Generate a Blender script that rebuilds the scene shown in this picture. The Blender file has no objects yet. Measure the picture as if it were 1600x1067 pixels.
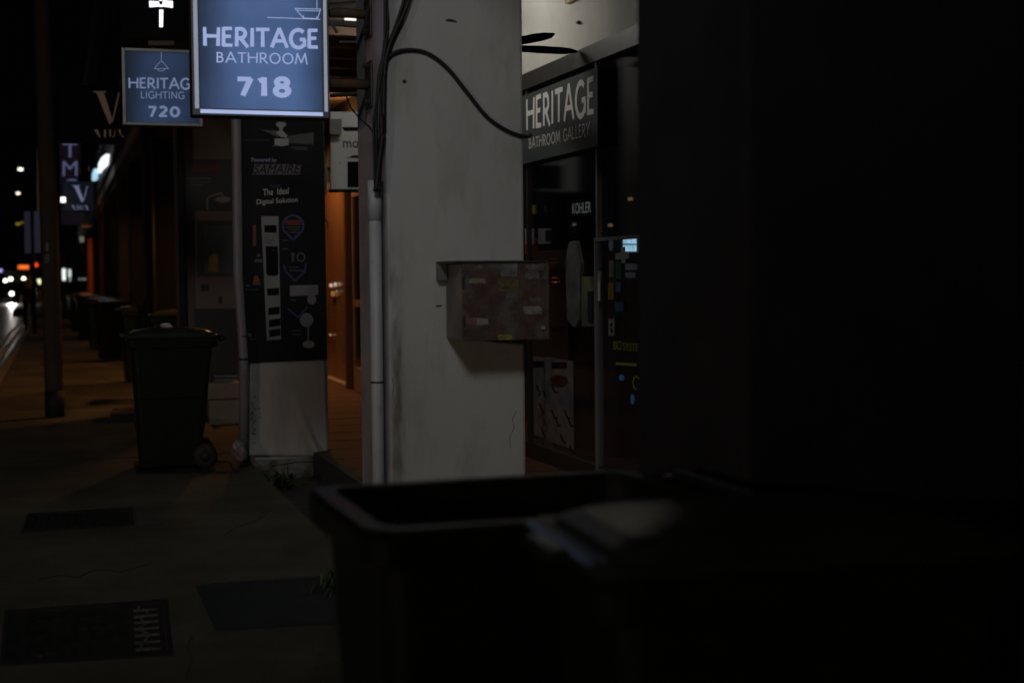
import bpy, bmesh, math, random
from mathutils import Vector, Matrix
random.seed(7)
SC = bpy.context.scene
COL = SC.collection
R = math.radians

# ------------------------------------------------------------------ camera
FPX, CAMZ, YAW, PITCH, ROLL = 2222.0, 1.48, 17.7, 2.68, 0.5
cam_d = bpy.data.cameras.new("camera")
cam = bpy.data.objects.new("camera", cam_d)
COL.objects.link(cam)
CM = Matrix.Rotation(R(-YAW), 3, 'Z') @ Matrix.Rotation(R(90 - PITCH), 3, 'X') @ Matrix.Rotation(R(-ROLL), 3, 'Z')
cam.matrix_world = Matrix.Translation((0, 0, CAMZ)) @ CM.to_4x4()
cam_d.lens, cam_d.sensor_width = 50.0, 36.0
cam_d.clip_start, cam_d.clip_end = 0.05, 2000
cam_d.dof.use_dof = True
cam_d.dof.focus_distance = 8.2
cam_d.dof.aperture_fstop = 2.0
SC.camera = cam

# ------------------------------------------------------------------ world, exposure
w = bpy.data.worlds.new("World"); SC.world = w; w.use_nodes = True
nt = w.node_tree
bg = nt.nodes['Background']
bg.inputs[0].default_value = (0.55, 0.62, 0.85, 1)
bg.inputs[1].default_value = 0.0007
SC.view_settings.view_transform = 'Standard'
SC.view_settings.look = 'None'
SC.view_settings.exposure = 0
SC.view_settings.gamma = 1
SC.cycles.use_denoising = True
SC.cycles.max_bounces = 6
SC.cycles.sample_clamp_indirect = 2.0

# ------------------------------------------------------------------ helpers
def ray(x, y):
    return CM @ Vector(((x - 800) / FPX, -(y - 533.5) / FPX, -1.0))
def at(x, y, axis, val):
    """point of the vertical/horizontal world plane axis=val seen at photo pixel (x, y)"""
    d = ray(x, y); i = 'xyz'.index(axis)
    o = Vector((0, 0, CAMZ)); t = (val - o[i]) / d[i]
    return o + d * t
def srgb(r, g, b):
    f = lambda c: (c / 255 / 12.92) if c <= 10.3 else ((c / 255 + .055) / 1.055) ** 2.4
    return (f(r), f(g), f(b))

MATS = {}
def mat(name, col, rough=.6, var=.25, scale=6., bump=.15, metal=0., emit=None, strength=0., spec=.5, bscale=None, stretch=None, col2=None, c2pos=(.45, .65), c2scale=2.):
    if name in MATS: return MATS[name]
    m = bpy.data.materials.new(name); m.use_nodes = True
    n = m.node_tree.nodes; l = m.node_tree.links; p = n['Principled BSDF']
    p.inputs['Roughness'].default_value = rough
    p.inputs['Metallic'].default_value = metal
    p.inputs['Specular IOR Level'].default_value = spec
    tc = n.new('ShaderNodeTexCoord'); mp = n.new('ShaderNodeMapping')
    l.new(tc.outputs['Object'], mp.inputs[0])
    if stretch: mp.inputs['Scale'].default_value = stretch
    nz = n.new('ShaderNodeTexNoise'); nz.inputs['Scale'].default_value = scale; nz.inputs['Detail'].default_value = 6
    l.new(mp.outputs[0], nz.inputs[0])
    cr = n.new('ShaderNodeValToRGB'); l.new(nz.outputs[0], cr.inputs[0])
    cr.color_ramp.elements[0].position = .3; cr.color_ramp.elements[1].position = .7
    cr.color_ramp.elements[0].color = tuple(c * (1 - var) for c in col) + (1,)
    cr.color_ramp.elements[1].color = tuple(min(1, c * (1 + var)) for c in col) + (1,)
    out = cr.outputs[0]
    if col2:
        n2 = n.new('ShaderNodeTexNoise'); n2.inputs['Scale'].default_value = c2scale; n2.inputs['Detail'].default_value = 8; n2.inputs['Roughness'].default_value = .65
        l.new(mp.outputs[0], n2.inputs[0])
        r2 = n.new('ShaderNodeValToRGB'); l.new(n2.outputs[0], r2.inputs[0])
        r2.color_ramp.elements[0].position = c2pos[0]; r2.color_ramp.elements[1].position = c2pos[1]
        mx = n.new('ShaderNodeMix'); mx.data_type = 'RGBA'
        l.new(r2.outputs[0], mx.inputs[0]); l.new(out, mx.inputs[6]); mx.inputs[7].default_value = tuple(col2) + (1,)
        out = mx.outputs[2]
    l.new(out, p.inputs['Base Color'])
    if bump:
        nb = n.new('ShaderNodeTexNoise'); nb.inputs['Scale'].default_value = bscale or scale * 8; nb.inputs['Detail'].default_value = 4
        l.new(tc.outputs['Object'], nb.inputs[0])
        b = n.new('ShaderNodeBump'); b.inputs['Strength'].default_value = bump; b.inputs['Distance'].default_value = .01
        l.new(nb.outputs[0], b.inputs['Height']); l.new(b.outputs[0], p.inputs['Normal'])
    if emit:
        if var:
            er = n.new('ShaderNodeValToRGB'); l.new(nz.outputs[0], er.inputs[0])
            er.color_ramp.elements[0].position = .3; er.color_ramp.elements[1].position = .7
            er.color_ramp.elements[0].color = tuple(c * (1 - var) for c in emit) + (1,)
            er.color_ramp.elements[1].color = tuple(c * (1 + var) for c in emit) + (1,)
            l.new(er.outputs[0], p.inputs['Emission Color'])
        else:
            p.inputs['Emission Color'].default_value = tuple(emit) + (1,)
        p.inputs['Emission Strength'].default_value = strength
    MATS[name] = m
    return m
def glass(name, tint=(.9, .92, .95), refl=.08):
    if name in MATS: return MATS[name]
    m = bpy.data.materials.new(name); m.use_nodes = True
    n = m.node_tree.nodes; l = m.node_tree.links; n.clear()
    o = n.new('ShaderNodeOutputMaterial'); t = n.new('ShaderNodeBsdfTransparent'); g = n.new('ShaderNodeBsdfGlossy')
    t.inputs[0].default_value = tuple(tint) + (1,); g.inputs['Roughness'].default_value = .04
    nz = n.new('ShaderNodeTexNoise'); nz.inputs['Scale'].default_value = 3
    mp = n.new('ShaderNodeMapRange'); mp.inputs[3].default_value = .02; mp.inputs[4].default_value = .14
    l.new(nz.outputs[0], mp.inputs[0]); l.new(mp.outputs[0], g.inputs['Roughness'])
    f = n.new('ShaderNodeLayerWeight'); f.inputs[0].default_value = .5
    pw = n.new('ShaderNodeMath'); pw.operation = 'POWER'; pw.inputs[1].default_value = 4; l.new(f.outputs['Facing'], pw.inputs[0])
    fr = n.new('ShaderNodeMapRange'); fr.inputs[3].default_value = .04; fr.inputs[4].default_value = .6; l.new(pw.outputs[0], fr.inputs[0])
    mx = n.new('ShaderNodeMixShader'); l.new(fr.outputs[0], mx.inputs[0]); l.new(t.outputs[0], mx.inputs[1]); l.new(g.outputs[0], mx.inputs[2])
    l.new(mx.outputs[0], o.inputs[0])
    MATS[name] = m
    return m
def emis(name, col, strength=1., var=0., scale=4.):
    return mat('lit_' + name, tuple(min(.02, c * .1) for c in col), .5, var=var, scale=scale, bump=0, emit=col, strength=strength)

def tag(o, label=None, cat=None, group=None, kind=None):
    if label: o['label'] = label
    if cat: o['category'] = cat
    if group: o['group'] = group
    if kind: o['kind'] = kind
    return o
def empty(name, loc, label=None, cat=None, group=None, rz=0):
    o = bpy.data.objects.new(name, None); COL.objects.link(o)
    o.location = loc; o.rotation_euler = (0, 0, rz); o.empty_display_size = .1
    return tag(o, label, cat, group)
class MB:
    """collects shapes in world (or thing-local) coordinates into one mesh"""
    def __init__(s): s.bm = bmesh.new()
    def add(s, verts, faces):
        vs = [s.bm.verts.new(v) for v in verts]
        for f in faces:
            try: s.bm.faces.new([vs[i] for i in f])
            except ValueError: pass
        return s
    def box(s, x0, x1, y0, y1, z0, z1, bev=0.):
        t = bmesh.new(); bmesh.ops.create_cube(t, size=1)
        for v in t.verts:
            v.co = Vector(((x0 + x1) / 2 + v.co.x * (x1 - x0), (y0 + y1) / 2 + v.co.y * (y1 - y0), (z0 + z1) / 2 + v.co.z * (z1 - z0)))
        if bev: bmesh.ops.bevel(t, geom=list(t.edges), offset=bev, segments=2, affect='EDGES', profile=.5)
        s.merge(t); return s
    def merge(s, t, M=None):
        me = bpy.data.meshes.new('tmp'); t.to_mesh(me); t.free()
        if M: me.transform(M)
        s.bm.from_mesh(me); bpy.data.meshes.remove(me); return s
    def tube(s, pts, rad, seg=10, cap=True):
        pts = [Vector(p) for p in pts]; rings = []
        rr = rad if isinstance(rad, (list, tuple)) else [rad] * len(pts)
        up = Vector((0, 0, 1))
        for i, p in enumerate(pts):
            d = (pts[min(i + 1, len(pts) - 1)] - pts[max(i - 1, 0)]).normalized()
            a = d.cross(up)
            if a.length < .05: a = d.cross(Vector((0, 1, 0)))
            a.normalize(); b = d.cross(a)
            rings.append([s.bm.verts.new(p + (a * math.cos(k * 2 * math.pi / seg) + b * math.sin(k * 2 * math.pi / seg)) * rr[i]) for k in range(seg)])
        for i in range(len(rings) - 1):
            for k in range(seg):
                s.bm.faces.new((rings[i][k], rings[i][(k + 1) % seg], rings[i + 1][(k + 1) % seg], rings[i + 1][k]))
        if cap: s.bm.faces.new(rings[0]); s.bm.faces.new(rings[-1])
        return s
    def loft(s, rings, cap0=True, cap1=True):
        vr = [[s.bm.verts.new(p) for p in r] for r in rings]; n = len(vr[0])
        for i in range(len(vr) - 1):
            for k in range(n): s.bm.faces.new((vr[i][k], vr[i][(k + 1) % n], vr[i + 1][(k + 1) % n], vr[i + 1][k]))
        if cap0: s.bm.faces.new(vr[0])
        if cap1: s.bm.faces.new(vr[-1])
        return s
    def prism(s, pts, nrm, th):
        """flat polygon through pts pushed out by th along nrm"""
        n = Vector(nrm) * th; k = len(pts)
        a = [Vector(p) for p in pts]; b = [p + n for p in a]
        s.add(a + b, [tuple(range(k)), tuple(range(2 * k - 1, k - 1, -1))] + [(i, (i + 1) % k, k + (i + 1) % k, k + i) for i in range(k)])
        return s
    def build(s, name, m, parent=None, smooth=False):
        bmesh.ops.recalc_face_normals(s.bm, faces=list(s.bm.faces))
        me = bpy.data.meshes.new(name); s.bm.to_mesh(me); s.bm.free()
        if isinstance(m, (list, tuple)):
            for q in m: me.materials.append(q)
        else: me.materials.append(m)
        o = bpy.data.objects.new(name, me); COL.objects.link(o)
        if parent:
            o.parent = parent
        if smooth:
            for f in me.polygons: f.use_smooth = True
        return o
def local(o, parent):
    """world-built mesh hung under its thing without moving"""
    o.parent = parent
    bpy.context.view_layer.update()
    o.matrix_parent_inverse = parent.matrix_world.inverted()
    return o
def wpart(mb, name, m, parent, smooth=False):
    o = mb.build(name, m, None, smooth); o.parent = parent
    o.matrix_parent_inverse = (Matrix.Translation(parent.location) @ Matrix.Rotation(parent.rotation_euler.z, 4, 'Z')).inverted() if parent.type == 'EMPTY' else Matrix()
    return o

# ---- stroke lettering: humanist capitals and digits on a 0..1 high grid --------
def arc(cx, cy, rx, ry, a0, a1, n=10):
    return [(cx + rx * math.cos(R(a0 + (a1 - a0) * i / n)), cy + ry * math.sin(R(a0 + (a1 - a0) * i / n))) for i in range(n + 1)]
GL = {
 'H': (.82, [[(.08, 0), (.05, 1)], [(.74, 0), (.77, 1)], [(.06, .53), (.76, .53)]]),
 'E': (.56, [[(.08, 0), (.08, 1)], [(.04, .94), (.52, .96)], [(.08, .52), (.46, .53)], [(.04, .06), (.54, .05)]]),
 'R': (.66, [[(.08, 0), (.08, 1)], [(.02, .93)] + [(.25, .95)] + arc(.28, .70, .24, .25, 80, -90, 8) + [(.12, .45)], [(.26, .46), (.66, -.04)]]),
 'I': (.20, [[(.10, 0), (.10, 1)]]),
 'T': (.66, [[(.33, 0), (.33, .95)], [(-.02, .93), (.68, .95)]]),
 'A': (.84, [[(.02, -.02), (.42, 1.04)], [(.40, 1.04), (.84, -.02)], [(.20, .34), (.66, .34)]]),
 'G': (.84, [arc(.46, .48, .40, .48, 50, 330, 16), [(.78, .46), (.80, .06)], [(.54, .44), (.84, .46)]]),
 'B': (.60, [[(.08, 0), (.08, 1)], [(.02, .94)] + arc(.24, .73, .22, .21, 90, -90, 8) + [(.1, .52)], [(.1, .52)] + arc(.26, .28, .26, .24, 90, -90, 8) + [(.04, .04)]]),
 'O': (.92, [arc(.46, .48, .40, .46, 0, 360, 22)]),
 'M': (1.0, [[(.02, -.02), (.18, 1)], [(.16, 1), (.50, .10)], [(.50, .10), (.82, 1)], [(.80, 1), (.98, -.04)]]),
 'L': (.52, [[(.08, 0), (.08, 1)], [(.04, .05), (.52, .06)]]),
 'Y': (.70, [[(.35, 0), (.35, .46)], [(.0, 1), (.36, .44)], [(.70, 1.04), (.34, .44)]]),
 'N': (.82, [[(.08, 0), (.08, 1)], [(.06, .98), (.74, .02)], [(.74, 0), (.74, 1)]]),
 '7': (.62, [[(.0, .90), (.58, .90)], [(.55, .93), (.22, 0)]]),
 '1': (.40, [[(.24, 0), (.24, 1)], [(.02, .80), (.26, .93)]]),
 '8': (.68, [arc(.34, .74, .22, .20, 0, 360, 16), arc(.34, .28, .27, .24, 0, 360, 16)]),
 '2': (.66, [arc(.32, .70, .24, .24, 150, -30, 10) + [(.06, .06)], [(.02, .08), (.64, .08)]]),
 '0': (.78, [arc(.39, .48, .30, .42, 0, 360, 20)]),
 ' ': (.38, []),
}
def stroke_text(txt, wd, gap=.14):
    """list of quads strips [(x, y), ...] polygons in text units, total width"""
    polys = []; x = 0
    for ch in txt:
        wdt, strokes = GL[ch]
        for st in strokes:
            for i in range(len(st) - 1):
                a = Vector((x + st[i][0], st[i][1])); b = Vector((x + st[i + 1][0], st[i + 1][1])); d = b - a
                if d.length < 1e-5: continue
                n = Vector((-d.y, d.x)).normalized() * wd / 2
                e = d.normalized() * (wd * .12 if len(st) > 2 else 0)
                polys.append([a + n - e, b + n * (.86 if len(st) == 2 else 1) + e, b - n * (.86 if len(st) == 2 else 1) + e, a - n - e])
        x += wdt + gap
    return polys, x - gap
def onquad(q, u, v):
    bl, br, tr, tl = q
    return (bl * (1 - u) + br * u) * (1 - v) + (tl * (1 - u) + tr * u) * v
def quadpx(x0, y0, x1, y1, axis, val, ya=None, yb=None):
    """rectangle of photo pixels on a plane; ya, yb: top and bottom at the right side if sloping"""
    return [at(x0, y1, axis, val), at(x1, yb if yb is not None else y1, axis, val), at(x1, ya if ya is not None else y0, axis, val), at(x0, y0, axis, val)]
def strokes_on(mb, txt, q, nrm, off, wd=.16, gap=.14):
    polys, tw = stroke_text(txt, wd, gap); n = Vector(nrm)
    for k, p in enumerate(polys):
        o = n * (off + (k % 7) * .00025)
        pts = [onquad(q, c.x / tw, c.y) + o for c in p]
        mb.add(pts, [(0, 1, 2, 3)])
def font_on(mb, txt, q, nrm, off, shear=0.):
    cu = bpy.data.curves.new('t', 'FONT'); cu.body = txt; cu.size = 1; cu.resolution_u = 4; cu.shear = shear
    o = bpy.data.objects.new('t', cu); COL.objects.link(o)
    bpy.context.view_layer.update()
    me = bpy.data.meshes.new_from_object(o.evaluated_get(bpy.context.evaluated_depsgraph_get()))
    bpy.data.objects.remove(o); bpy.data.curves.remove(cu)
    xs = [v.co.x for v in me.vertices]; ys = [v.co.y for v in me.vertices]
    if not xs: return
    x0, x1, y0, y1 = min(xs), max(xs), min(ys), max(ys); n = Vector(nrm)
    for v in me.vertices: v.co = onquad(q, (v.co.x - x0) / (x1 - x0), (v.co.y - y0) / (y1 - y0)) + n * off
    mb.bm.from_mesh(me); bpy.data.meshes.remove(me)
def pxpoly(mb, pts, axis, val, nrm, off, th=.001):
    n = Vector(nrm); mb.prism([at(x, y, axis, val) + n * off for x, y in pts], nrm, th)
    return mb
def pxrect(mb, x0, y0, x1, y1, axis, val, nrm, off, th=.001, sl=0.):
    """sl: drop of the right side in pixels"""
    return pxpoly(mb, [(x0, y1), (x1, y1 + sl), (x1, y0 + sl), (x0, y0)], axis, val, nrm, off, th)
def ell(cx, cy, rx, ry, n=18, rot=0):
    return [(cx + rx * math.cos(2 * math.pi * i / n) * math.cos(rot) - ry * math.sin(2 * math.pi * i / n) * math.sin(rot),
             cy + rx * math.cos(2 * math.pi * i / n) * math.sin(rot) + ry * math.sin(2 * math.pi * i / n) * math.cos(rot)) for i in range(n)]
def pxline(mb, pts, wpx, axis, val, nrm, off, th=.001):
    for i in range(len(pts) - 1):
        a = Vector(pts[i]); b = Vector(pts[i + 1]); d = (b - a)
        if d.length < .01: continue
        n = Vector((-d.y, d.x)).normalized() * wpx / 2
        pxpoly(mb, [a + n, b + n, b - n, a - n], axis, val, nrm, off + (i % 3) * .0002, th)
NEG = (0, -1, 0); NX = (-1, 0, 0)

# ------------------------------------------------------------------ materials
M_pillar = mat('painted_render_white', (.50, .50, .488), .85, .08, 2.5, .22, bscale=110, stretch=(1, 1, .3), col2=(.30, .29, .27), c2pos=(.50, .80), c2scale=4.5)
M_pillar2 = mat('painted_render_lilac', (.40, .37, .40), .8, .10, 3, .3, col2=(.22, .2, .2), c2pos=(.5, .75))
M_darkcol = mat('black_painted_render', (.017, .021, .028), .85, .3, 3, .3)  # shade on the near column is put into this very dark colour
M_midcol = mat('grey_render', (.018, .017, .018), .8, .2, 3, .3)
M_pave = mat('pavement_concrete', (.10, .095, .066), .9, .28, 1.3, .5, bscale=60, spec=.3, col2=(.045, .042, .03), c2pos=(.42, .72), c2scale=.9)
M_road = mat('asphalt', (.05, .05, .052), .38, .3, 3, .6, bscale=90)
M_tile = mat('red_floor_tile', (.075, .026, .014), .8, .25, 4, .2)
M_soil = mat('drain_soil', (.05, .045, .035), .9, .4, 8, .8)
M_ceil = mat('corridor_ceiling_paint', (.45, .40, .33), .8, .12, 2, .2)
M_wood = mat('brown_timber', (.14, .075, .04), .6, .3, 5, .2, stretch=(1, 8, 1))
M_binG = mat('green_bin_plastic', (.010, .016, .010), .30, .25, 9, .08, spec=.28)
M_binK = mat('black_rubber', (.012, .012, .012), .7, .2, 9, .1)
M_metal = mat('aluminium_frame', (.62, .62, .62), .38, .08, 5, .05, metal=.6)
M_dmetal = mat('dark_metal', (.06, .055, .05), .5, .2, 8, .1, metal=.5)
M_rust = mat('rusty_steel', (.09, .07, .045), .8, .3, 14, .4, col2=(.10, .045, .02), c2pos=(.45, .6), c2scale=9)
M_pvc = mat('grey_white_pvc', (.47, .49, .50), .45, .08, 4, .08, col2=(.22, .22, .2), c2pos=(.6, .75), c2scale=9)
M_cable = mat('black_cable', (.008, .008, .009), .55, .2, 20, .05)
M_iron = mat('cast_iron', (.022, .021, .02), .85, .35, 12, .3, spec=.2)
M_white = mat('white_print', (.42, .42, .41), .6, .08, 5, 0)
M_black = mat('black_print', (.007, .007, .008), .7, .2, 5, 0, spec=.12)
M_grey = mat('grey_print', (.10, .10, .105), .5, .15, 5, 0)
M_glass = glass('shop_glass')
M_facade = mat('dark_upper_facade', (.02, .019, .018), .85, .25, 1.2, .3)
M_leaf = mat('leaf_green', (.025, .05, .014), .6, .4, 20, .1)

# ------------------------------------------------------------------ lamps of the place
def light(name, kind, loc, energy, col, size=.3, aim=None, spot=None, blend=.6, parent=None, shape=None, sy=None):
    L = bpy.data.lights.new(name, kind); L.energy = energy; L.color = col
    if kind == 'AREA':
        L.size = size
        if shape: L.shape = shape; L.size_y = sy
    else: L.shadow_soft_size = size
    if kind == 'SPOT': L.spot_size = R(spot); L.spot_blend = blend
    o = bpy.data.objects.new(name, L); COL.objects.link(o); o.location = loc
    if aim is not None: o.rotation_euler = (Vector(aim) - Vector(loc)).to_track_quat('-Z', 'Y').to_euler()
    if parent:
        o.parent = parent; o.matrix_parent_inverse = (Matrix.Translation(parent.location)).inverted()
    return o
def street_lamp(x, y, h, label, head=(-2.2, 0), lean=0., numbered=False, lit=None, r0=.115, r1=.075, group=None, armz=.5):
    t = empty('street_lamp', (x, y, 0), label, 'street lamp', group)
    zs = [0, .27, 1.5, 3, 5, h - .8]
    wpart(MB().tube([(x + lean * z, y, z) for z in zs], [r0 + (r1 - r0) * z / h for z in zs], 18), 'pole', M_polep, t, True)
    wpart(MB().tube([(x, y, .002), (x + lean * .28, y, .285)], [r0 + .006, r0 + .005], 18), 'base_band', M_binK, t, True)
    a = []; n = 10; X, Yh = head
    for i in range(n + 1):
        s = i / n
        a.append((x + lean * h + X * s, y + Yh * s, h - .8 + armz * math.sin(s * math.pi / 2) + .0))
    wpart(MB().tube(a, [.05 - .015 * i / n for i in range(n + 1)], 10), 'arm', M_polep, t, True)
    e = Vector(a[-1]); d = Vector((X, Yh, 0)).normalized(); sd = Vector((-d.y, d.x, 0))
    rings = []
    for s, ww, hh in ((-.1, .05, .05), (.05, .14, .09), (.35, .16, .10), (.6, .10, .05)):
        c = e + d * s
        rings.append([c + sd * ww * math.cos(k * math.pi / 4) + Vector((0, 0, hh * math.sin(k * math.pi / 4))) * (.5 if math.sin(k * math.pi / 4) < 0 else 1) for k in range(8)])
    wpart(MB().loft(rings), 'lamp_head', M_dmetal, t, True)
    if lit:
        c = e + d * .28 + Vector((0, 0, -.075))
        wpart(MB().prism([c + d * .22 + sd * .1, c - d * .22 + sd * .1, c - d * .22 - sd * .1, c + d * .22 - sd * .1], (0, 0, -1), .02), 'lens', lit, t)
    return t, e + d * .28 + Vector((0, 0, -.2))
M_polep = mat('lamp_pole_paint', (.07, .055, .045), .9, .15, 6, .1, spec=.05)

# street lamp behind the photographer: the cool light on the pillars
KEY = Vector((-1.35, -2.4, 6.6))
kt, kp = street_lamp(-3.35, -2.4, 7.0, 'lit street lamp standing behind the photographer by the kerb', head=(2.0, 0), lit=emis('lamp_white', (.9, .95, 1.), 6))
light('street_lamp_light', 'SPOT', (KEY.x, KEY.y, KEY.z - .1), 545, (.98, 1., 1.), .8, aim=(1.5, 11.0, .9), spot=44, blend=1.0, parent=kt)

# added fill lamp across the road, out of view: weak warm side light
ft, _f = street_lamp(-13.2, -3.6, 3.4, 'low warm footpath lamp across the road', armz=.3, head=(0.9, 0), lit=emis('lamp_sodium', (1., .6, .3), 6))
light('street_lamp_light', 'POINT', (-12.0, -3.6, 2.75), 600, (1., .72, .54), .35, parent=ft)

# ------------------------------------------------------------------ ground
def slab(name, m, x0, x1, y0, y1, z0, z1, bev=0.): return tag(MB().box(x0, x1, y0, y1, z0, z1, bev).build(name, m), kind='structure')
slab('ground', mat('bare_ground', (.05, .05, .045), .9, .3, 1, .3), -250, 250, -60, 700, -.6, -.45)
slab('road', M_road, -12.5, -.95, -20, 420, -.44, -.13)
slab('pavement', M_pave, -.80, 1.43, -12, 210, -.44, 0)
slab('kerb', mat('granite_kerb', (.17, .165, .16), .8, .3, 12, .4), -.95, -.804, -20, 260, -.44, .004, .012)
slab('drain_strip', M_soil, 1.434, 1.895, -12, 210, -.44, -.10)
slab('walkway_edge', mat('edge_concrete', (.05, .045, .04), .9, .3, 9, .3), 1.896, 1.96, -12, 210, -.44, .102)
slab('corridor_floor', M_tile, 1.964, 3.42, -12, 210, -.44, .10)
for nm, x0 in (('yellow_line', -1.42), ('yellow_line', -1.22)):
    tag(MB().box(x0, x0 + .1, -10, 200, -.126, -.122).build(nm, mat('yellow_road_paint', (.6, .42, .06), .6, .2, 8, .1)), kind='structure')
tag(MB().box(-4.9, -4.8, -10, 200, -.126, -.122).build('white_line', M_white), kind='structure')
for yy in (12.1, 17.0):
    tag(MB().box(-.80, 1.43, yy, yy + .018, .001, .004).build('pavement_joint', mat('joint_bitumen', (.03, .028, .025), .9, .2, 9, .1)), kind='structure')
for k in range(22):
    yy = 7.0 + k * .6
    tag(MB().box(1.97, 3.41, yy, yy + .008, .101, .103).build('tile_joint', MATS['joint_bitumen']), kind='structure')

# ------------------------------------------------------------------ metal covers in the pavement
def cover(name, px, label, style, m):
    pts = [at(x, y, 'z', 0.0) for x, y in px]    # bl, br, tr, tl
    t = empty(name, sum(pts, Vector()) / 4, label, 'drain cover')
    up = Vector((0, 0, 1)); Q = pts
    f = MB()
    for a, b, c, d in (((0, 0), (1, 0), (1, .06), (0, .06)), ((0, .94), (1, .94), (1, 1), (0, 1)), ((0, .06), (.03, .06), (.03, .94), (0, .94)), ((.97, .06), (1, .06), (1, .94), (.97, .94))):
        f.prism([onquad(Q, *a), onquad(Q, *b), onquad(Q, *c), onquad(Q, *d)], up, .010)
    wpart(f, 'cover_frame', m, t)
    g = MB()
    g.prism([onquad(Q, .035, .065), onquad(Q, .965, .065), onquad(Q, .965, .935), onquad(Q, .035, .935)], up, .003)
    if style == 'grate':
        for i in range(15):
            u = .06 + i * .06
            g.prism([onquad(Q, u, .1), onquad(Q, u + .025, .1), onquad(Q, u + .025, .9), onquad(Q, u, .9)], up, .009)
    if style == 'ribbed':
        for i in range(7):
            for j in range(4):
                u = .09 + i * .088 + (j % 2) * .02; v = .12 + j * .205
                g.prism([onquad(Q, u, v), onquad(Q, u + .05, v), onquad(Q, u + .05, v + .12), onquad(Q, u, v + .12)], up, .008)
    wpart(g, 'cover_plate', m, t)
    if style == 'ribbed':
        s = MB()
        for j in range(7):      # worn raised marks along one side
            v = .09 + j * .118
            s.prism([onquad(Q, .78, v), onquad(Q, .93, v + .01), onquad(Q, .93, v + .03), onquad(Q, .78, v + .022)], up, .010)
            s.prism([onquad(Q, .80 + (j % 3) * .03, v + .03), onquad(Q, .815 + (j % 3) * .03, v + .03), onquad(Q, .83 + (j % 2) * .04, v + .10), onquad(Q, .815 + (j % 2) * .04, v + .10)], up, .0095)
        wpart(s, 'raised_marks', mat('worn_bare_iron', (.085, .085, .085), .6, .6, 30, .2), t)
    return t
cover('drain_grate', [(33, 833), (209, 821), (207, 794), (44, 804)], 'narrow slotted drain grate beyond the large cover in the pavement', 'grate', M_iron)
cover('manhole_cover', [(0, 1040), (271, 1024), (262, 938), (8, 956)], 'large ribbed iron cover with worn pale marks in near pavement', 'ribbed', M_iron)
cover('access_cover', [(338, 986), (560, 972), (545, 899), (306, 916)], 'smooth dark blue-grey steel cover beside the nearest bins', 'plain', mat('blue_grey_steel', (.016, .022, .028), .75, .2, 6, .1, metal=.2))
cover('drain_grate', [(214, 742), (372, 739), (362, 721), (209, 722)], 'small dark cover under the nearest standing wheelie bin', 'plain', M_iron)
cover('drain_grate', [(172, 650), (222, 648), (216, 637), (176, 639)], 'far dark inspection cover in pavement past the lamp pole', 'plain', M_iron)
pp = MB(); pxpoly(pp, [(212, 823), (246, 819), (240, 792), (212, 795)], 'z', 0, (0, 0, 1), .001, .003)
tag(pp.build('pavement_patch', mat('darker_cement_patch', (.05, .047, .038), .9, .3, 8, .3)), kind='structure')

mb = MB(); rr = random.Random(21)
for i in range(150):
    x, y = rr.uniform(-.6, 1.38), 4.2 + rr.random() ** 1.5 * 16; a = rr.uniform(0, 6.28); l_ = rr.uniform(.006, .022); w_ = l_ * rr.uniform(.3, .7); h_ = rr.uniform(.002, .008)
    c, s_ = math.cos(a), math.sin(a)
    mb.add([(x - c * l_, y - s_ * l_, .002), (x + s_ * w_, y - c * w_, h_), (x + c * l_, y + s_ * l_, .003), (x - s_ * w_, y + c * w_, h_ * .6)], [(0, 1, 2, 3)])
tag(mb.build('litter', mat('dry_leaf_bits', (.10, .075, .04), .9, .5, 40, 0)), 'dry leaf bits and grit scattered over the pavement', 'litter', kind='stuff')
mb = MB()
for l in ([(60, 905), (95, 898), (120, 902), (150, 890), (190, 893), (236, 880)], [(420, 800), (398, 815), (372, 822), (350, 836)], [(300, 990), (292, 1012), (300, 1030), (290, 1060)]):
    pxline(mb, l, 1.1, 'z', .0, (0, 0, 1), .001, .001)
tag(mb.build('pavement_crack', MATS['joint_bitumen']), kind='structure')

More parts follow.
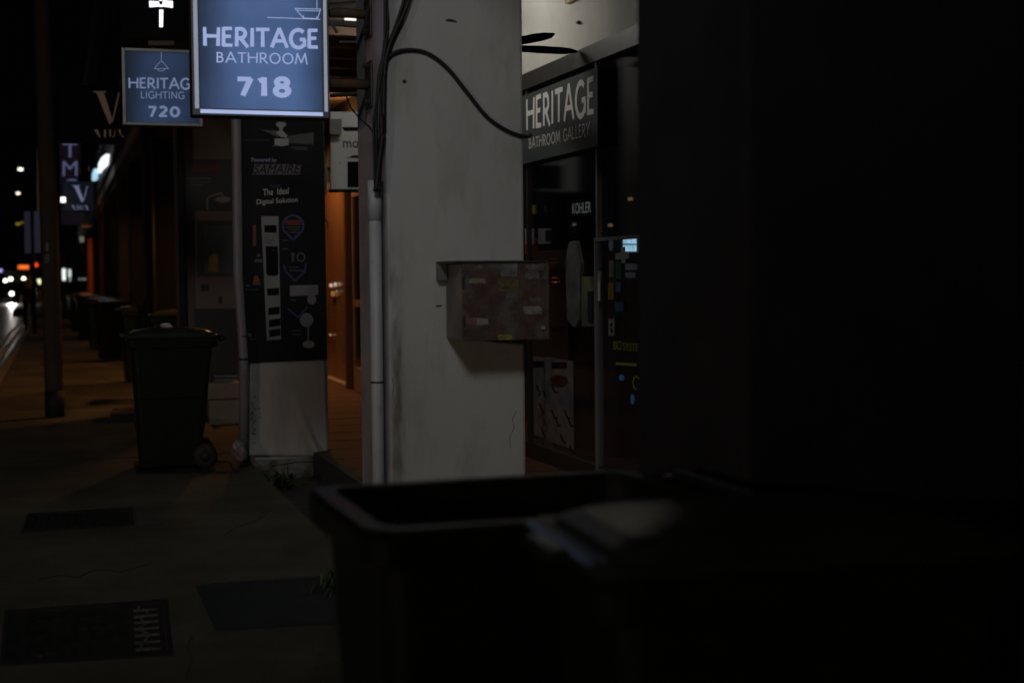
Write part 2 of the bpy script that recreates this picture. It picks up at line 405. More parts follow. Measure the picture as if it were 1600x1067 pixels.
# ------------------------------------------------------------------ shophouses
def shophouse(y0, y1, x0, label, colmat, facade, group=None, near=False, shutter=None, colw=.60, plain=False):
    t = empty('shophouse', (x0 + .3, y0, 0), label, 'building', group)
    o = wpart(MB().box(x0, x0 + colw, y0, y0 + .62, -.3, 3.62, .014), 'column', colmat, t)
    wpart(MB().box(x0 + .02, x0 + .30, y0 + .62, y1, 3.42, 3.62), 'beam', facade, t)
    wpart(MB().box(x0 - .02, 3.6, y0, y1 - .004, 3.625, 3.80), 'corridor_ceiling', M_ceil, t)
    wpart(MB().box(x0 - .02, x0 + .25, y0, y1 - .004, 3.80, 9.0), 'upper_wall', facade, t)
    wpart(MB().box(x0 - .07, x0 - .02, y0 + .05, y1 - .05, 3.9, 4.02).box(x0 - .10, x0 - .02, y0 + .05, y1 - .05, 8.7, 8.9), 'cornice', facade, t)
    for k in range(3):
        c = y0 + (y1 - y0) * (k + .5) / 3
        f = wpart(MB().box(x0 - .06, x0 - .021, c - .42, c + .42, 4.9, 6.9), 'window', mat('window_frame_paint', (.09, .085, .08), .6, .2, 5, .1), t)
        wpart(MB().box(x0 - .075, x0 - .062, c - .36, c - .02, 4.98, 6.82).box(x0 - .075, x0 - .062, c + .02, c + .36, 4.98, 6.82), 'pane', mat('dark_window_glass', (.01, .012, .015), .15, .1, 3, 0), f)
    if not near:
        wpart(MB().box(3.40, 3.6, y0, y1 - .004, 2.9, 3.624), 'shop_wall', M_ceil if plain else facade, t)
        sh = MB().box(3.44, 3.5, y0 + .35, y1 - .35, .101, 2.9)
        for k in range(22): sh.box(3.425, 3.44, y0 + .36, y1 - .36, .14 + k * .125, .20 + k * .125)
        wpart(sh, 'shutter', shutter or mat('brown_roller_shutter', (.06, .04, .025), .5, .2, 4, .1, metal=.2), t)
        wpart(MB().box(3.38, 3.6, y0, y0 + .345, .101, 2.896).box(3.38, 3.6, y1 - .345, y1 - .004, .101, 2.896), 'jamb', M_midcol, t)
    return t
M_far1 = mat('tan_render', (.03, .022, .017), .8, .2, 3, .2)
M_far2 = mat('terracotta_render', (.05, .014, .008), .8, .2, 3, .2)  # far column: orange lamplight put into its colour
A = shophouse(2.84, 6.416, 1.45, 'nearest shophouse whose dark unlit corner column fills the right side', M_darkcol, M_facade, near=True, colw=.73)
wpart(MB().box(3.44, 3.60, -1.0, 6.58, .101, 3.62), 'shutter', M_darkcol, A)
B = shophouse(6.42, 11.196, 1.45, 'shophouse with the tall pale grey pillar and the dim bathroom gallery shopfront', [M_pillar], M_facade, near=True, colw=.665)
C = shophouse(11.2, 15.896, 1.45, 'shophouse whose pale column carries the black fan advertisement', M_pillar, M_facade, near=True, colw=.585)
D = shophouse(15.9, 20.496, 1.28, 'shophouse whose brown column is wrapped in the shower advertisement', mat('warm_brown_render', (.20, .16, .13), .8, .15, 3, .2), M_facade, colw=.62)
M_blk = mat('black_tile_column', (.006, .006, .0065), .8, .3, 3, .2, spec=.2)
E = shophouse(20.5, 25.196, 1.18, 'shophouse with a black column beyond the shower advertisement', M_blk, M_facade)
ys = [25.2 + 4.75 * k for k in range(13)]
for k in range(12):
    shophouse(ys[k], ys[k + 1] - .004, 1.2, 'dim narrow shophouse far down the receding terrace row', [M_blk, M_midcol, M_blk, M_far1, M_far2, M_midcol][k % 6], M_facade, 'far shophouses in the row')

# --- gallery shopfront (plane x = 3.4) of shophouse B, seen between the pillar and the dark column
def sp(x, y): return at(x, y, 'x', 3.40)
wpart(MB().box(3.40, 3.62, 3.2, 11.19, 2.98, 3.624), 'upper_shop_wall', mat('cream_wall_paint', (.62, .60, .54), .85, .05, 1.5, .1, col2=(.45, .42, .36), c2pos=(.5, .8), c2scale=1.2), B)
wpart(MB().box(3.36, 3.399, 6.6, 11.19, 2.86, 2.978), 'lintel', M_dmetal, B)
wpart(MB().box(3.41, 3.43, 6.7, 11.0, .22, 2.86), 'shop_glass', M_glass, B)
wpart(MB().box(3.37, 3.45, 6.6, 11.19, .101, .215), 'sill', M_dmetal, B)
wpart(MB().box(7.0, 7.1, 3.2, 16, .1, 3.6).box(3.62, 7.0, 3.2, 16, .0, .1).box(3.62, 7.0, 3.2, 16, 3.0, 3.1), 'shop_interior', mat('dark_shop_interior', (.06, .045, .035), .8, .3, 1, .1), B)
# mullions
def mull(xpx, w_=.02, z0=.22, z1=2.86, m=M_metal, par=B, d=0.): 
    p = sp(xpx, 400)
    return wpart(MB().box(3.375, 3.408, p.y - w_, p.y + w_, z0, z1), 'mullion', m, par)
mull(938, .016, m=mat('dull_steel', (.22, .22, .22), .5, .1, 5, .05, metal=.4))
mull(829, .02, m=M_dmetal)
# signboard
def facing_board(t, name, q, m, off=0., th=.02):
    return wpart(MB().prism([p + Vector(NX) * off for p in q], NX, th), name, m, t)
q = [at(800, 262, 'x', 3.36), at(938, 228, 'x', 3.36), at(938, 105, 'x', 3.36), at(800, 148, 'x', 3.36)]
z1 = q[2].z; z0 = q[1].z; q[0].z = z0; q[3].z = z1
sb = empty('shop_signboard', (3.36, q[1].y, z0), 'grey-green signboard with white heritage bathroom gallery lettering over the shop window', 'sign')
facing_board(sb, 'board', q, mat('grey_green_board', (.055, .072, .068), .55, .08, 2, .05))
tx = MB()
strokes_on(tx, 'HERITAGE', [at(823, 204, 'x', 3.34), at(929, 177, 'x', 3.34), at(929, 120, 'x', 3.34), at(823, 156, 'x', 3.34)], NX, .003, .17)
strokes_on(tx, 'BATHROOM GALLERY', [at(827, 233, 'x', 3.34), at(922, 212, 'x', 3.34), at(922, 191, 'x', 3.34), at(827, 217, 'x', 3.34)], NX, .003, .11)
wpart(tx, 'lettering', mat('cream_lettering', (.80, .80, .76), .5, .05, 3, 0), sb)

# ceiling fluorescent lamp in the walkway lighting the upper wall
fl = empty('batten_lamp', (2.4, 9.9, 3.6), 'lit white tube lamp on the walkway ceiling above the gallery', 'lamp')
wpart(MB().box(2.36, 2.44, 9.3, 10.5, 3.585, 3.62), 'lamp_body', M_white, fl)
wpart(MB().tube([(2.4, 9.33, 3.565), (2.4, 10.47, 3.565)], .013, 8), 'tube', emis('tube', (1, .97, .88), 1.2), fl)
light('batten_light', 'AREA', (2.4, 9.9, 3.54), 8, (1., .98, .93), 1.1, aim=(3.4, 9.4, 2.9), parent=fl, shape='RECTANGLE', sy=.05)

fl2 = empty('batten_lamp', (2.55, 11.5, 3.6), 'short white tube lamp on the ceiling in front of the hanging mo sign', 'lamp')  # extra lamp added to brighten the hanging sign
wpart(MB().box(2.25, 2.85, 11.46, 11.54, 3.585, 3.62), 'lamp_body', M_white, fl2)
wpart(MB().tube([(2.27, 11.5, 3.565), (2.83, 11.5, 3.565)], .013, 8), 'tube', MATS['lit_tube'], fl2)
light('batten_light', 'AREA', (2.55, 11.5, 3.54), 1.6, (1., .95, .88), .5, aim=(2.55, 12.3, 2.6), parent=fl2, shape='RECTANGLE', sy=.05)

# ceiling fan
def fan():
    c = Vector((2.73, 8.95, 2.965))
    t = empty('ceiling_fan', c, 'dark ceiling fan hanging behind the pale pillar with two blades showing', 'fan')
    m = mat('fan_black', (.008, .007, .006), .9, .2, 5, 0, spec=.1)
    wpart(MB().tube([(c.x, c.y, 3.62), (c.x, c.y, c.z + .08)], .015, 10), 'down_rod', m, t, True)
    wpart(MB().loft([[(c.x + r * math.cos(a * math.pi / 8), c.y + r * math.sin(a * math.pi / 8), c.z + z) for a in range(16)] for r, z in ((.03, .09), (.10, .06), (.12, .0), (.09, -.05), (.03, -.07))]), 'motor', m, t, True)
    th = R(YAW)
    for k in range(5):
        a = R(-50 + 72 * k)        # angle in camera-aligned axes: 0 = right, 90 = away
        dv = Vector((math.cos(a), math.sin(a), 0)); dv = Vector((dv.x * math.cos(th) + dv.y * math.sin(th), -dv.x * math.sin(th) + dv.y * math.cos(th), 0))
        sd = Vector((-dv.y, dv.x, 0)); rings = []
        for r, w0, dz in ((.10, .03, .0), (.18, .06, .0), (.35, .075, .0), (.48, .072, 0), (.56, .055, 0), (.62, .008, 0)):
            p = c + dv * r; tl = -.34
            w0 *= .55; rings.append([p + sd * w0 + Vector((0, 0, w0 * tl + .004)), p - sd * w0 + Vector((0, 0, -w0 * tl + .004)), p - sd * w0 + Vector((0, 0, -w0 * tl - .004)), p + sd * w0 + Vector((0, 0, w0 * tl - .004))])
        wpart(MB().loft(rings), 'blade', m, t)
fan()
# wall hook and yellow sign corner on cream wall
hk = MB(); pxpoly(hk, [(903, 36), (907, 33), (907, 39)], 'x', 3.395, NX, 0, .02)
tag(hk.build('wall_hook', M_dmetal), 'tiny dark hook on the cream wall above the gallery', 'hook')
yc = MB(); pxpoly(yc, [(889, 7), (912, -4), (912, -40), (887, -30)], 'x', 3.395, NX, 0, .03)
tag(yc.build('wall_plate', mat('yellow_plate', (.35, .24, .04), .5, .2, 5, 0)), 'yellow-edged plate at the top of the cream wall', 'plate')

# --- things behind and on the gallery glass
def item(name, pts, m, label, cat, x=3.46, th=.01, group=None):
    mb = MB(); pxpoly(mb, pts, 'x', x, NX, 0, th)
    return tag(mb.build(name, m), label, cat, group)
def rectpts(x0, y0, x1, y1, sl=0): return [(x0, y1), (x1, y1 + sl), (x1, y0 + sl), (x0, y0)]
kb = empty('brand_sign', at(910, 325, 'x', 3.5), 'small black shop sign with white block name behind the window', 'sign')
mb = MB(); pxpoly(mb, rectpts(890, 314, 930, 340, -4), 'x', 3.5, NX, 0, .02); wpart(mb, 'board', M_black, kb)
mb = MB(); font_on(mb, 'KOHLER', [at(895, 335, 'x', 3.48), at(924, 332, 'x', 3.48), at(924, 315, 'x', 3.48), at(895, 318, 'x', 3.48)], NX, .004); wpart(mb, 'lettering', emis('kohler', (.10, .105, .10), 1.), kb)  # glow added to the lettering to brighten it
tl = empty('wall_sign', at(828, 338, 'x', 3.5), 'half hidden sign ending in two white letters beside the pillar', 'sign')
mb = MB(); pxpoly(mb, rectpts(812, 322, 838, 352, -3), 'x', 3.5, NX, 0, .01); wpart(mb, 'board', M_black, tl)
mb = MB(); font_on(mb, 'TL', [at(823, 345, 'x', 3.49), at(832, 344, 'x', 3.49), at(832, 331, 'x', 3.49), at(823, 332, 'x', 3.49)], NX, .003); wpart(mb, 'lettering', M_grey, tl)
item('yellow_tag', rectpts(832, 321, 839, 334), mat('yellow_card', (.45, .38, .03), .6, .1, 5, 0), 'small yellow card above the papers by the pillar', 'card', 3.48)
mb = MB(); font_on(mb, 'A', [at(849, 333, 'x', 3.49), at(856, 332, 'x', 3.49), at(856, 320, 'x', 3.49), at(849, 321, 'x', 3.49)], NX, .003)
tag(mb.build('wall_letter', M_grey), 'faint single grey letter beside the yellow card', 'letter')
M_paper = mat('paper_white', (.7, .7, .68), .8, .12, 8, 0)
item('paper_notice', rectpts(822, 357, 835, 382), M_paper, 'white paper notice inside the window next to the pillar edge', 'paper', 3.455)
item('paper_notice', rectpts(843, 357, 862, 381), mat('paper_grey', (.34, .34, .34), .8, .15, 8, 0), 'grey notice with a dark picture right of the white paper', 'paper', 3.455)
item('picture_card', rectpts(854, 360, 861, 376), M_black, 'small dark picture card on the grey notice', 'card', 3.447)
item('orange_panel', rectpts(822, 372, 842, 398), mat('orange_panel', (.42, .12, .045), .7, .2, 5, 0), 'dull orange panel under the paper notices', 'panel', 3.52)
# brown cabinet, pale towel and display tower inside
def box_item(name, x0, y0, x1, y1, m, label, cat, d0=3.55, d1=3.8, bev=.01):
    a = at(x0, y1, 'x', d0); b = at(x1, y0, 'x', d0)
    return tag(MB().box(d0, d1, min(a.y, b.y), max(a.y, b.y), min(a.z, b.z), max(a.z, b.z), bev).build(name, m), label, cat)
t = empty('display_cabinet', at(850, 640, 'x', 3.9), 'brown cabinet in the dim gallery behind the electrical box', 'cabinet')
a = at(828, 600, 'x', 3.85); b = at(885, 390, 'x', 3.85)
wpart(MB().box(3.85, 4.3, b.y, a.y, .1, b.z, .01), 'carcass', mat('cabinet_brown', (.10, .06, .04), .5, .25, 4, .05), t)
mb = MB()
for zz in (.6, 1.05, 1.5): mb.box(3.83, 3.849, b.y + .03, a.y - .03, zz, zz + .02)
wpart(mb, 'shelf_edge', M_dmetal, t)
mb = MB()
for cx, cy, rx, ry in ((866, 408, 7, 3.5), (868, 438, 8, 3.5), (861, 515, 3, 5)):
    mb.tube([at(cx + rx * math.cos(i * math.pi / 8), cy + ry * math.sin(i * math.pi / 8), 'x', 3.80) for i in range(17)], .006, 6)
wpart(mb, 'towel_ring', mat('brass', (.6, .42, .2), .25, .1, 5, 0, metal=1), t)
item('towel', [(889, 408), (892, 500), (903, 512), (911, 500), (913, 412), (905, 376), (895, 378)], mat('pale_towel', (.30, .29, .26), .9, .3, 9, .3), 'pale towel-like sheet hanging in the gallery window', 'towel', 3.6, .03)
item('leaflet', rectpts(911, 432, 929, 510), mat('leaflet', (.32, .34, .27), .7, .5, 5, 0, col2=(.45, .43, .07), c2pos=(.5, .6), c2scale=3), 'greenish yellow leaflet panel next to the hanging towel', 'poster', 3.58)
item('leaflet_strip', rectpts(920, 455, 927, 505), mat('leaflet_dark', (.04, .05, .07), .7, .3, 5, 0), 'dark narrow strip on the leaflet panel', 'strip', 3.565)
# statue-like dark tap display above the towel
mb = MB(); mb.tube([at(903, 345 + i * 4, 'x', 3.62) for i in range(8)], [.03, .06, .07, .07, .07, .075, .06, .03], 12)
tag(mb.build('tap_display', mat('black_gloss', (.02, .02, .022), .3, .2, 5, 0)), 'black rounded display form above the pale towel', 'display', )
# leaning posters
def leaning(x0, y0, x1, y1, label, xx, marks):
    a = at(x0, y1, 'x', xx); b = at(x1, y1, 'x', xx); zt = at((x0 + x1) / 2, y0, 'x', xx).z
    t = empty('leaning_poster', (xx, (a.y + b.y) / 2, .1), label, 'poster')
    n = Vector(NX)
    wpart(MB().prism([Vector((xx, a.y, .22)), Vector((xx, b.y, .22)), Vector((xx, b.y, zt)), Vector((xx, a.y, zt))], NX, .012), 'sheet', mat('poster_sheet', (.34, .35, .33), .7, .35, 9, 0), t)
    return t
t1 = leaning(829, 558, 858, 716, 'left pale poster with dark sketches leaning in the gallery window', 3.56, None)
t2 = leaning(856, 561, 897, 717, 'pale poster with a red blot and dark tap sketches in the gallery window', 3.53, None)
mb = MB(); mb2 = MB(); rr = random.Random(3)
for i, (cx, cy) in enumerate([(838, 600), (849, 610), (843, 630), (850, 655), (846, 668)]):
    pxline(mb, [(cx, cy), (cx + 3, cy + 9), (cx + 7, cy + 15), (cx + 3, cy + 19)], 2.4, 'x', 3.548, NX, 0)
pxrect(mb, 833, 564, 850, 574, 'x', 3.548, NX, 0)
wpart(mb, 'sketch', M_black, t1)
for i, (cx, cy) in enumerate([(862, 640), (868, 652), (882, 640), (887, 652), (866, 692), (876, 678), (890, 695), (862, 600)]):
    pxline(mb2, [(cx, cy), (cx + 3, cy + 9), (cx + 6, cy + 14), (cx + 9, cy + 12)], 2.6, 'x', 3.518, NX, 0)
pxrect(mb2, 862, 566, 886, 576, 'x', 3.518, NX, 0)
wpart(mb2, 'sketch', M_black, t2)
mb = MB(); pxpoly(mb, [(859, 592), (868, 585), (884, 588), (889, 598), (880, 605), (866, 603)], 'x', 3.518, NX, 0.0004)
wpart(mb, 'red_blot', mat('dark_red_print', (.14, .03, .025), .6, .2, 5, 0), t2)

# glass door with stickers
dr = empty('shop_door', at(965, 700, 'x', 3.37), 'glass door of the gallery with a metal frame and many stickers', 'door')
a = at(931, 372, 'x', 3.37); b = at(1010, 372, 'x', 3.37)
zt = a.z
wpart(MB().box(3.355, 3.39, a.y - .022, a.y, .15, zt).box(3.355, 3.39, b.y, b.y + .02, .15, zt).box(3.355, 3.39, b.y + .021, a.y - .023, zt - .022, zt).box(3.355, 3.39, b.y + .021, a.y - .023, .15, .20), 'door_frame', mat('door_steel', (.30, .28, .27), .4, .1, 5, 0, metal=.5), dr)
wpart(MB().box(3.368, 3.374, b.y + .021, a.y - .023, .201, zt - .023), 'pane', M_glass, dr)
wpart(MB().tube([at(936, 470, 'x', 3.33), at(936, 440, 'x', 3.33), at(937, 425, 'x', 3.33)], .012, 8), 'handle', M_metal, dr)
def stick(pts, m, label):
    mb = MB(); pxpoly(mb, pts, 'x', 3.354, NX, 0, .0015)
    return tag(mb.build('sticker', m), label, 'sticker')
stick(ell(955, 383, 4, 9), mat('st_pale_blue', (.25, .30, .36), .6, .2, 20, 0), 'pale oval sticker at the top of the glass door')
stick([(962, 396), (971, 395), (971, 386), (977, 386), (977, 394), (983, 394), (983, 404), (977, 405), (977, 412), (971, 411), (971, 405), (962, 406)], mat('st_white', (.36, .33, .34), .6, .2, 20, 0), 'white cross-shaped sticker on the glass door')
stick(rectpts(952, 407, 959, 433), mat('st_grey', (.15, .16, .14), .6, .5, 30, 0), 'mottled grey strip sticker below the oval one')
stick(rectpts(962, 408, 971, 436), mat('st_green', (.02, .09, .03), .6, .2, 20, 0), 'dark green sticker under the white cross sticker')
stick(rectpts(950, 442, 959, 468), mat('st_orange', (.28, .15, .02), .6, .3, 20, 0), 'orange upright sticker on the glass door')
stick(rectpts(962, 441, 970, 456), mat('st_blue', (.06, .12, .24), .6, .3, 20, 0), 'blue sticker right of the orange sticker')
stick(rectpts(961, 472, 974, 487), mat('st_blue2', (.02, .12, .20), .6, .3, 20, 0), 'turquoise blue sticker lower down the door')
stick(rectpts(951, 498, 960, 525), mat('st_white2', (.34, .34, .33), .6, .6, 40, 0), 'white label with black marks low on the door')
mb = MB(); pxrect(mb, 953.5, 505, 957.5, 510, 'x', 3.3515, NX, 0, .001); pxrect(mb, 954, 513, 957, 520, 'x', 3.3515, NX, 0, .001)
tag(mb.build('label_marks', M_black), 'black marks printed on the white door label', 'print')
# black rack with yellow heading inside the door
bx = empty('display_board', at(980, 640, 'x', 3.5), 'black display board with yellow heading behind the glass door', 'display')
mb = MB(); pxpoly(mb, [(955, 715), (1020, 715), (1020, 500), (962, 505)], 'x', 3.52, NX, 0, .03); wpart(mb, 'board', M_black, bx)
mb = MB()
yel = mat('yellow_print', (.7, .62, .05), .6, .2, 5, 0, emit=(.03, .027, .003), strength=1.)  # faint glow added to the print so it shows in the dark shop
font_on(mb, 'BIO', [at(959, 546, 'x', 3.49), at(972, 547, 'x', 3.49), at(972, 532, 'x', 3.49), at(959, 533, 'x', 3.49)], NX, .004)
font_on(mb, 'SYSTE', [at(974, 547, 'x', 3.49), at(998, 549, 'x', 3.49), at(998, 537, 'x', 3.49), at(974, 535, 'x', 3.49)], NX, .004)
pxrect(mb, 963, 566, 995, 570, 'x', 3.49, NX, .003, .001, 2)
mb.tube([at(994 + 5 * math.cos(i * math.pi / 6), 598 + 10 * math.sin(i * math.pi / 6), 'x', 3.48) for i in range(3, 12)], .004, 5)
wpart(mb, 'lettering', yel, bx)
mb = MB(); pxpoly(mb, ell(972, 590, 4, 5), 'x', 3.49, NX, .003); pxpoly(mb, ell(989, 624, 3, 8), 'x', 3.49, NX, .003)
wpart(mb, 'blue_print', mat('blue_print', (.05, .22, .40), .5, .3, 9, 0, emit=(.012, .05, .09), strength=1.), bx)  # same added glow as the yellow heading
# lit screen far inside, seen past the door
sc = empty('lit_screen', at(988, 382, 'x', 4.6), 'small bluish white lit screen seen through the glass door', 'screen')
mb = MB(); pxrect(mb, 976, 368, 1006, 396, 'x', 4.6, NX, 0, .03); wpart(mb, 'casing', M_dmetal, sc)
mb = MB(); pxrect(mb, 979, 370, 1000, 381, 'x', 4.6, NX, .031, .002); pxrect(mb, 979, 383, 1000, 393, 'x', 4.6, NX, .031, .002)
wpart(mb, 'display', emis('screen', (.42, .72, .85), 1.4, .3, 20), sc)
mb = MB(); pxrect(mb, 980, 412, 996, 422, 'x', 4.6, NX, 0, .02); pxrect(mb, 980, 426, 993, 434, 'x', 4.6, NX, 0, .02)
tag(mb.build('counter_tray', mat('pale_tray', (.3, .3, .33), .5, .2, 5, 0, emit=(.03, .03, .036), strength=.6)), 'dim pale tray under the lit screen inside the shop', 'tray')
for k, (x, y, c) in enumerate(((911, 421, (.9, .5, .25)), (937, 449, (.9, .8, .6)), (949, 412, (.6, .5, .3)), (950, 352, (.35, .2, .08)), (981, 311, (.3, .22, .15)))):
    p = at(x, y, 'x', 5.2)
    tag(MB().box(p.x, p.x + .05, p.y - .012, p.y + .012, p.z - .016, p.z + .016, .008).build('indicator_lamp', emis('ind%d' % k, c, .35)),
        ['tiny orange lamp glowing beside the hanging towel', 'tiny cream lamp glowing at the door edge', 'tiny dim lamp glowing left of the door stickers', 'dim brown lamp inside above the glass door', 'faint lamp high inside behind the glass door'][k], 'lamp')

# ------------------------------------------------------------------ pillar details (face y = 6.42)
PY = 6.42
def thin(name, pts, m, label, cat): 
    mb = MB(); pxpoly(mb, pts, 'y', PY, NEG, 0, .0015); return tag(mb.build(name, m), label, cat)
# electrical box
eb = empty('electrical_box', at(775, 532, 'y', PY), 'reddish brown electrical box with torn stickers mounted on the pale pillar', 'electrical box')
a = at(697, 430, 'y', PY); bnear = 6.14
b0 = at(722, 532, 'y', bnear); b1 = at(855, 411, 'y', bnear)
x0, x1, zb, zt = b0.x, b1.x, b0.z, b1.z
M_box = mat('box_brown_red', (.085, .050, .042), .6, .4, 16, .3, bscale=50, col2=(.12, .11, .10), c2pos=(.48, .62), c2scale=9)
M_boxs = mat('box_side_grey', (.19, .19, .19), .6, .3, 5, .1)
wpart(MB().box(x0 + .002, x1, bnear + .004, PY - .001, zb, zt, .004), 'case', M_boxs, eb)
wpart(MB().box(x0, x1 + .004, bnear - .014, bnear + .002, zb - .003, zt, .003), 'door', M_box, eb)
wpart(MB().box(x0 - .045, x1 + .002, bnear - .02, PY - .001, zt + .001, zt + .012, .002), 'top_flange', M_dmetal, eb)
wpart(MB().box(x0 - .045, x0 - .003, PY - .05, PY - .003, zt - .075, zt), 'side_tab', M_boxs, eb)
wpart(MB().tube([(x1 - .03, bnear - .012, zb + .05), (x1 - .03, bnear - .03, zb + .05)], .009, 10), 'lock', M_metal, eb)
def onbox(pts, m, label):
    mb = MB(); pxpoly(mb, pts, 'y', bnear - .0145, NEG, 0, .001); return tag(mb.build('sticker', m), label, 'sticker')
def torn(x0, y0, x1, y1, n=5, j=2.0, seed=1):
    r = random.Random(seed); P = []
    for i in range(n): P.append((x0 + (x1 - x0) * i / n, y1 + r.uniform(-j, j)))
    for i in range(n): P.append((x1 + r.uniform(-j, j) * .5, y1 + (y0 - y1) * i / n))
    for i in range(n): P.append((x1 + (x0 - x1) * i / n, y0 + r.uniform(-j, j)))
    for i in range(n): P.append((x0 + r.uniform(-j, j) * .5, y0 + (y1 - y0) * i / n))
    return P
M_stw = mat('torn_paper', (.22, .215, .21), .8, .4, 30, 0)
M_stg = mat('lilac_grey_paper', (.16, .16, .17), .8, .4, 30, 0)
onbox(torn(783, 412, 808, 432, seed=2, j=.6), M_stg, 'square lilac-grey sticker at the top of the electrical box')
onbox(torn(778, 436, 811, 456, seed=3, j=.8), mat('ochre_sticker', (.13, .095, .04), .7, .4, 60, 0), 'ochre sticker in the upper middle of the electrical box')
onbox(torn(732, 436, 758, 444, seed=4), mat('faded_paper', (.20, .19, .14), .8, .4, 30, 0), 'torn pale sticker scrap high on the left of the box')
onbox(torn(818, 479, 846, 490, seed=5), M_stw, 'torn white sticker at the right of the electrical box')
onbox(torn(745, 497, 763, 508, seed=6, j=1), M_stw, 'white end of the torn label low on the box')
onbox(torn(729, 497, 744.5, 508, seed=7, j=1), mat('pinkish_paper', (.20, .10, .09), .8, .3, 30, 0), 'pink torn label low on the left of the box')
onbox(torn(778, 523, 800, 531, seed=8, j=.8), mat('yellow_green_sticker', (.22, .22, .05), .7, .5, 60, 0), 'small yellow-green sticker at the bottom edge of the box')
onbox(torn(822, 413, 850, 424, seed=9), mat('ghost_paper', (.12, .11, .11), .8, .5, 30, 0), 'ghost of a peeled sticker top right of the box')
onbox(torn(790, 459, 803, 466, seed=10), MATS['ghost_paper'], 'tiny pale scrap under the ochre sticker')
onbox(torn(740, 415, 754, 422, seed=11), MATS['ghost_paper'], 'tiny pale scrap near the box top left')
onbox(torn(820, 425, 842, 436, seed=12), MATS['ghost_paper'], 'smeared glue patch right of the ochre sticker')
onbox(torn(828, 466, 845, 472, seed=13, j=1.5), MATS['ghost_paper'], 'curved pale scrap over the torn white sticker')
thin('wall_mark', [(696, 31), (704, 30), (713, 33), (714, 36), (706, 35), (697, 34)], M_dmetal, 'dark scratch high on the pale pillar', 'mark')
thin('wall_mark', ell(632, 128, 3.2, 3.2, 10), M_midcol, 'round grey dent on the pillar left of the sagging cable', 'mark')
thin('wall_mark', [(681, 477), (690, 476.5), (690, 479), (682, 480)], M_dmetal, 'small dark scratch left of the electrical box', 'mark')
thin('wall_mark', ell(705, 449, 1.6, 2.2, 8), M_dmetal, 'tiny dark hole near the box side', 'mark')

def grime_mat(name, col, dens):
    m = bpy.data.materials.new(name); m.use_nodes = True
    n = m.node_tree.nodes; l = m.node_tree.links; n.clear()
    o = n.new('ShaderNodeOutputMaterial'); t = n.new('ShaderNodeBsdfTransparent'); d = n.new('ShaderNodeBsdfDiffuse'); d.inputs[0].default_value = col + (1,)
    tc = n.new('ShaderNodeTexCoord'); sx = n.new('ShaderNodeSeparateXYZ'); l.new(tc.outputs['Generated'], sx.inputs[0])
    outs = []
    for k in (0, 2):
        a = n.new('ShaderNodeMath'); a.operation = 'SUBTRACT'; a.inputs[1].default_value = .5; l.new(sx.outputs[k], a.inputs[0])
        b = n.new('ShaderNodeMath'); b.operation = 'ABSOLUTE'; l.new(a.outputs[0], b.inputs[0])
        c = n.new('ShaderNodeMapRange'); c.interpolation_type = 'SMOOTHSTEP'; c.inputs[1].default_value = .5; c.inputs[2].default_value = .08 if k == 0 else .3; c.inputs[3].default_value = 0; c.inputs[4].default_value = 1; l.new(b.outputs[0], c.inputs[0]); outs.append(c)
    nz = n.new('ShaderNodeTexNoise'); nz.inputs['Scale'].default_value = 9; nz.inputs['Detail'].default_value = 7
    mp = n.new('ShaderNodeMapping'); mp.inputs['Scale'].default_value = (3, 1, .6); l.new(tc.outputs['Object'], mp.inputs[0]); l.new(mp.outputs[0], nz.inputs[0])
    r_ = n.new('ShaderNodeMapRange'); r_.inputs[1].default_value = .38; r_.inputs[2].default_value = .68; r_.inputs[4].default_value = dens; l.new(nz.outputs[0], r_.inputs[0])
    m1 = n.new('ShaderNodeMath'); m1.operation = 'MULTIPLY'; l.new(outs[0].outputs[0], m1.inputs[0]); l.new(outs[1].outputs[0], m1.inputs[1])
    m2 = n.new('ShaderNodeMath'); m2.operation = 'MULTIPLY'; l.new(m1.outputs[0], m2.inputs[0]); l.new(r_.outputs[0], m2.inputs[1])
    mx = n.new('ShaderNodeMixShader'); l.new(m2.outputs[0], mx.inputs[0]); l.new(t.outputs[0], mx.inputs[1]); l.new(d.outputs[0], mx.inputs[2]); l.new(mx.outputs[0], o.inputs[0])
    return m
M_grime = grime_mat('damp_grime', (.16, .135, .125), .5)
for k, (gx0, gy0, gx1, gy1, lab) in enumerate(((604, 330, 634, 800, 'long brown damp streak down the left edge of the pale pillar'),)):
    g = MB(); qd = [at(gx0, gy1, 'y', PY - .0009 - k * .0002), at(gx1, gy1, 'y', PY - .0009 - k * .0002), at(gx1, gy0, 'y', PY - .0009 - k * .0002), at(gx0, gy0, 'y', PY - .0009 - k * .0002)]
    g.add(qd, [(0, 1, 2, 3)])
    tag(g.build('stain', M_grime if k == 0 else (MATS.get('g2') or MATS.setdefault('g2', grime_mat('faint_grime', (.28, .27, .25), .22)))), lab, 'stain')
def crack(l, w_=.8):
    mb = MB()
    for i in range(len(l) - 1): pxline(mb, [l[i], l[i + 1]], w_ * (1 - .5 * i / len(l)), 'y', PY, NEG, .0002 + .0001 * (i % 3), .0006)
    return mb
M_crk = mat('hairline_crack', (.12, .115, .11), .9, .3, 20, 0)
for l, lab in (([(612, 590), (616, 604), (613, 618), (619, 633), (617, 650), (621, 668)], 'hairline crack low at the left edge of the pale pillar'), ([(808, 640), (800, 655), (803, 668), (796, 684), (798, 700)], 'hairline crack low at the right of the pale pillar')):
    tag(crack(l).build('crack', M_crk), lab, 'crack')
wpart(MB().tube([(x0 + .002, bnear - .017, zt - .06), (x0 + .002, bnear - .017, zt - .11)], .006, 8), 'hinge', M_dmetal, eb)
wpart(MB().tube([(x0 + .002, bnear - .017, zb + .06), (x0 + .002, bnear - .017, zb + .11)], .006, 8), 'hinge', M_dmetal, eb)

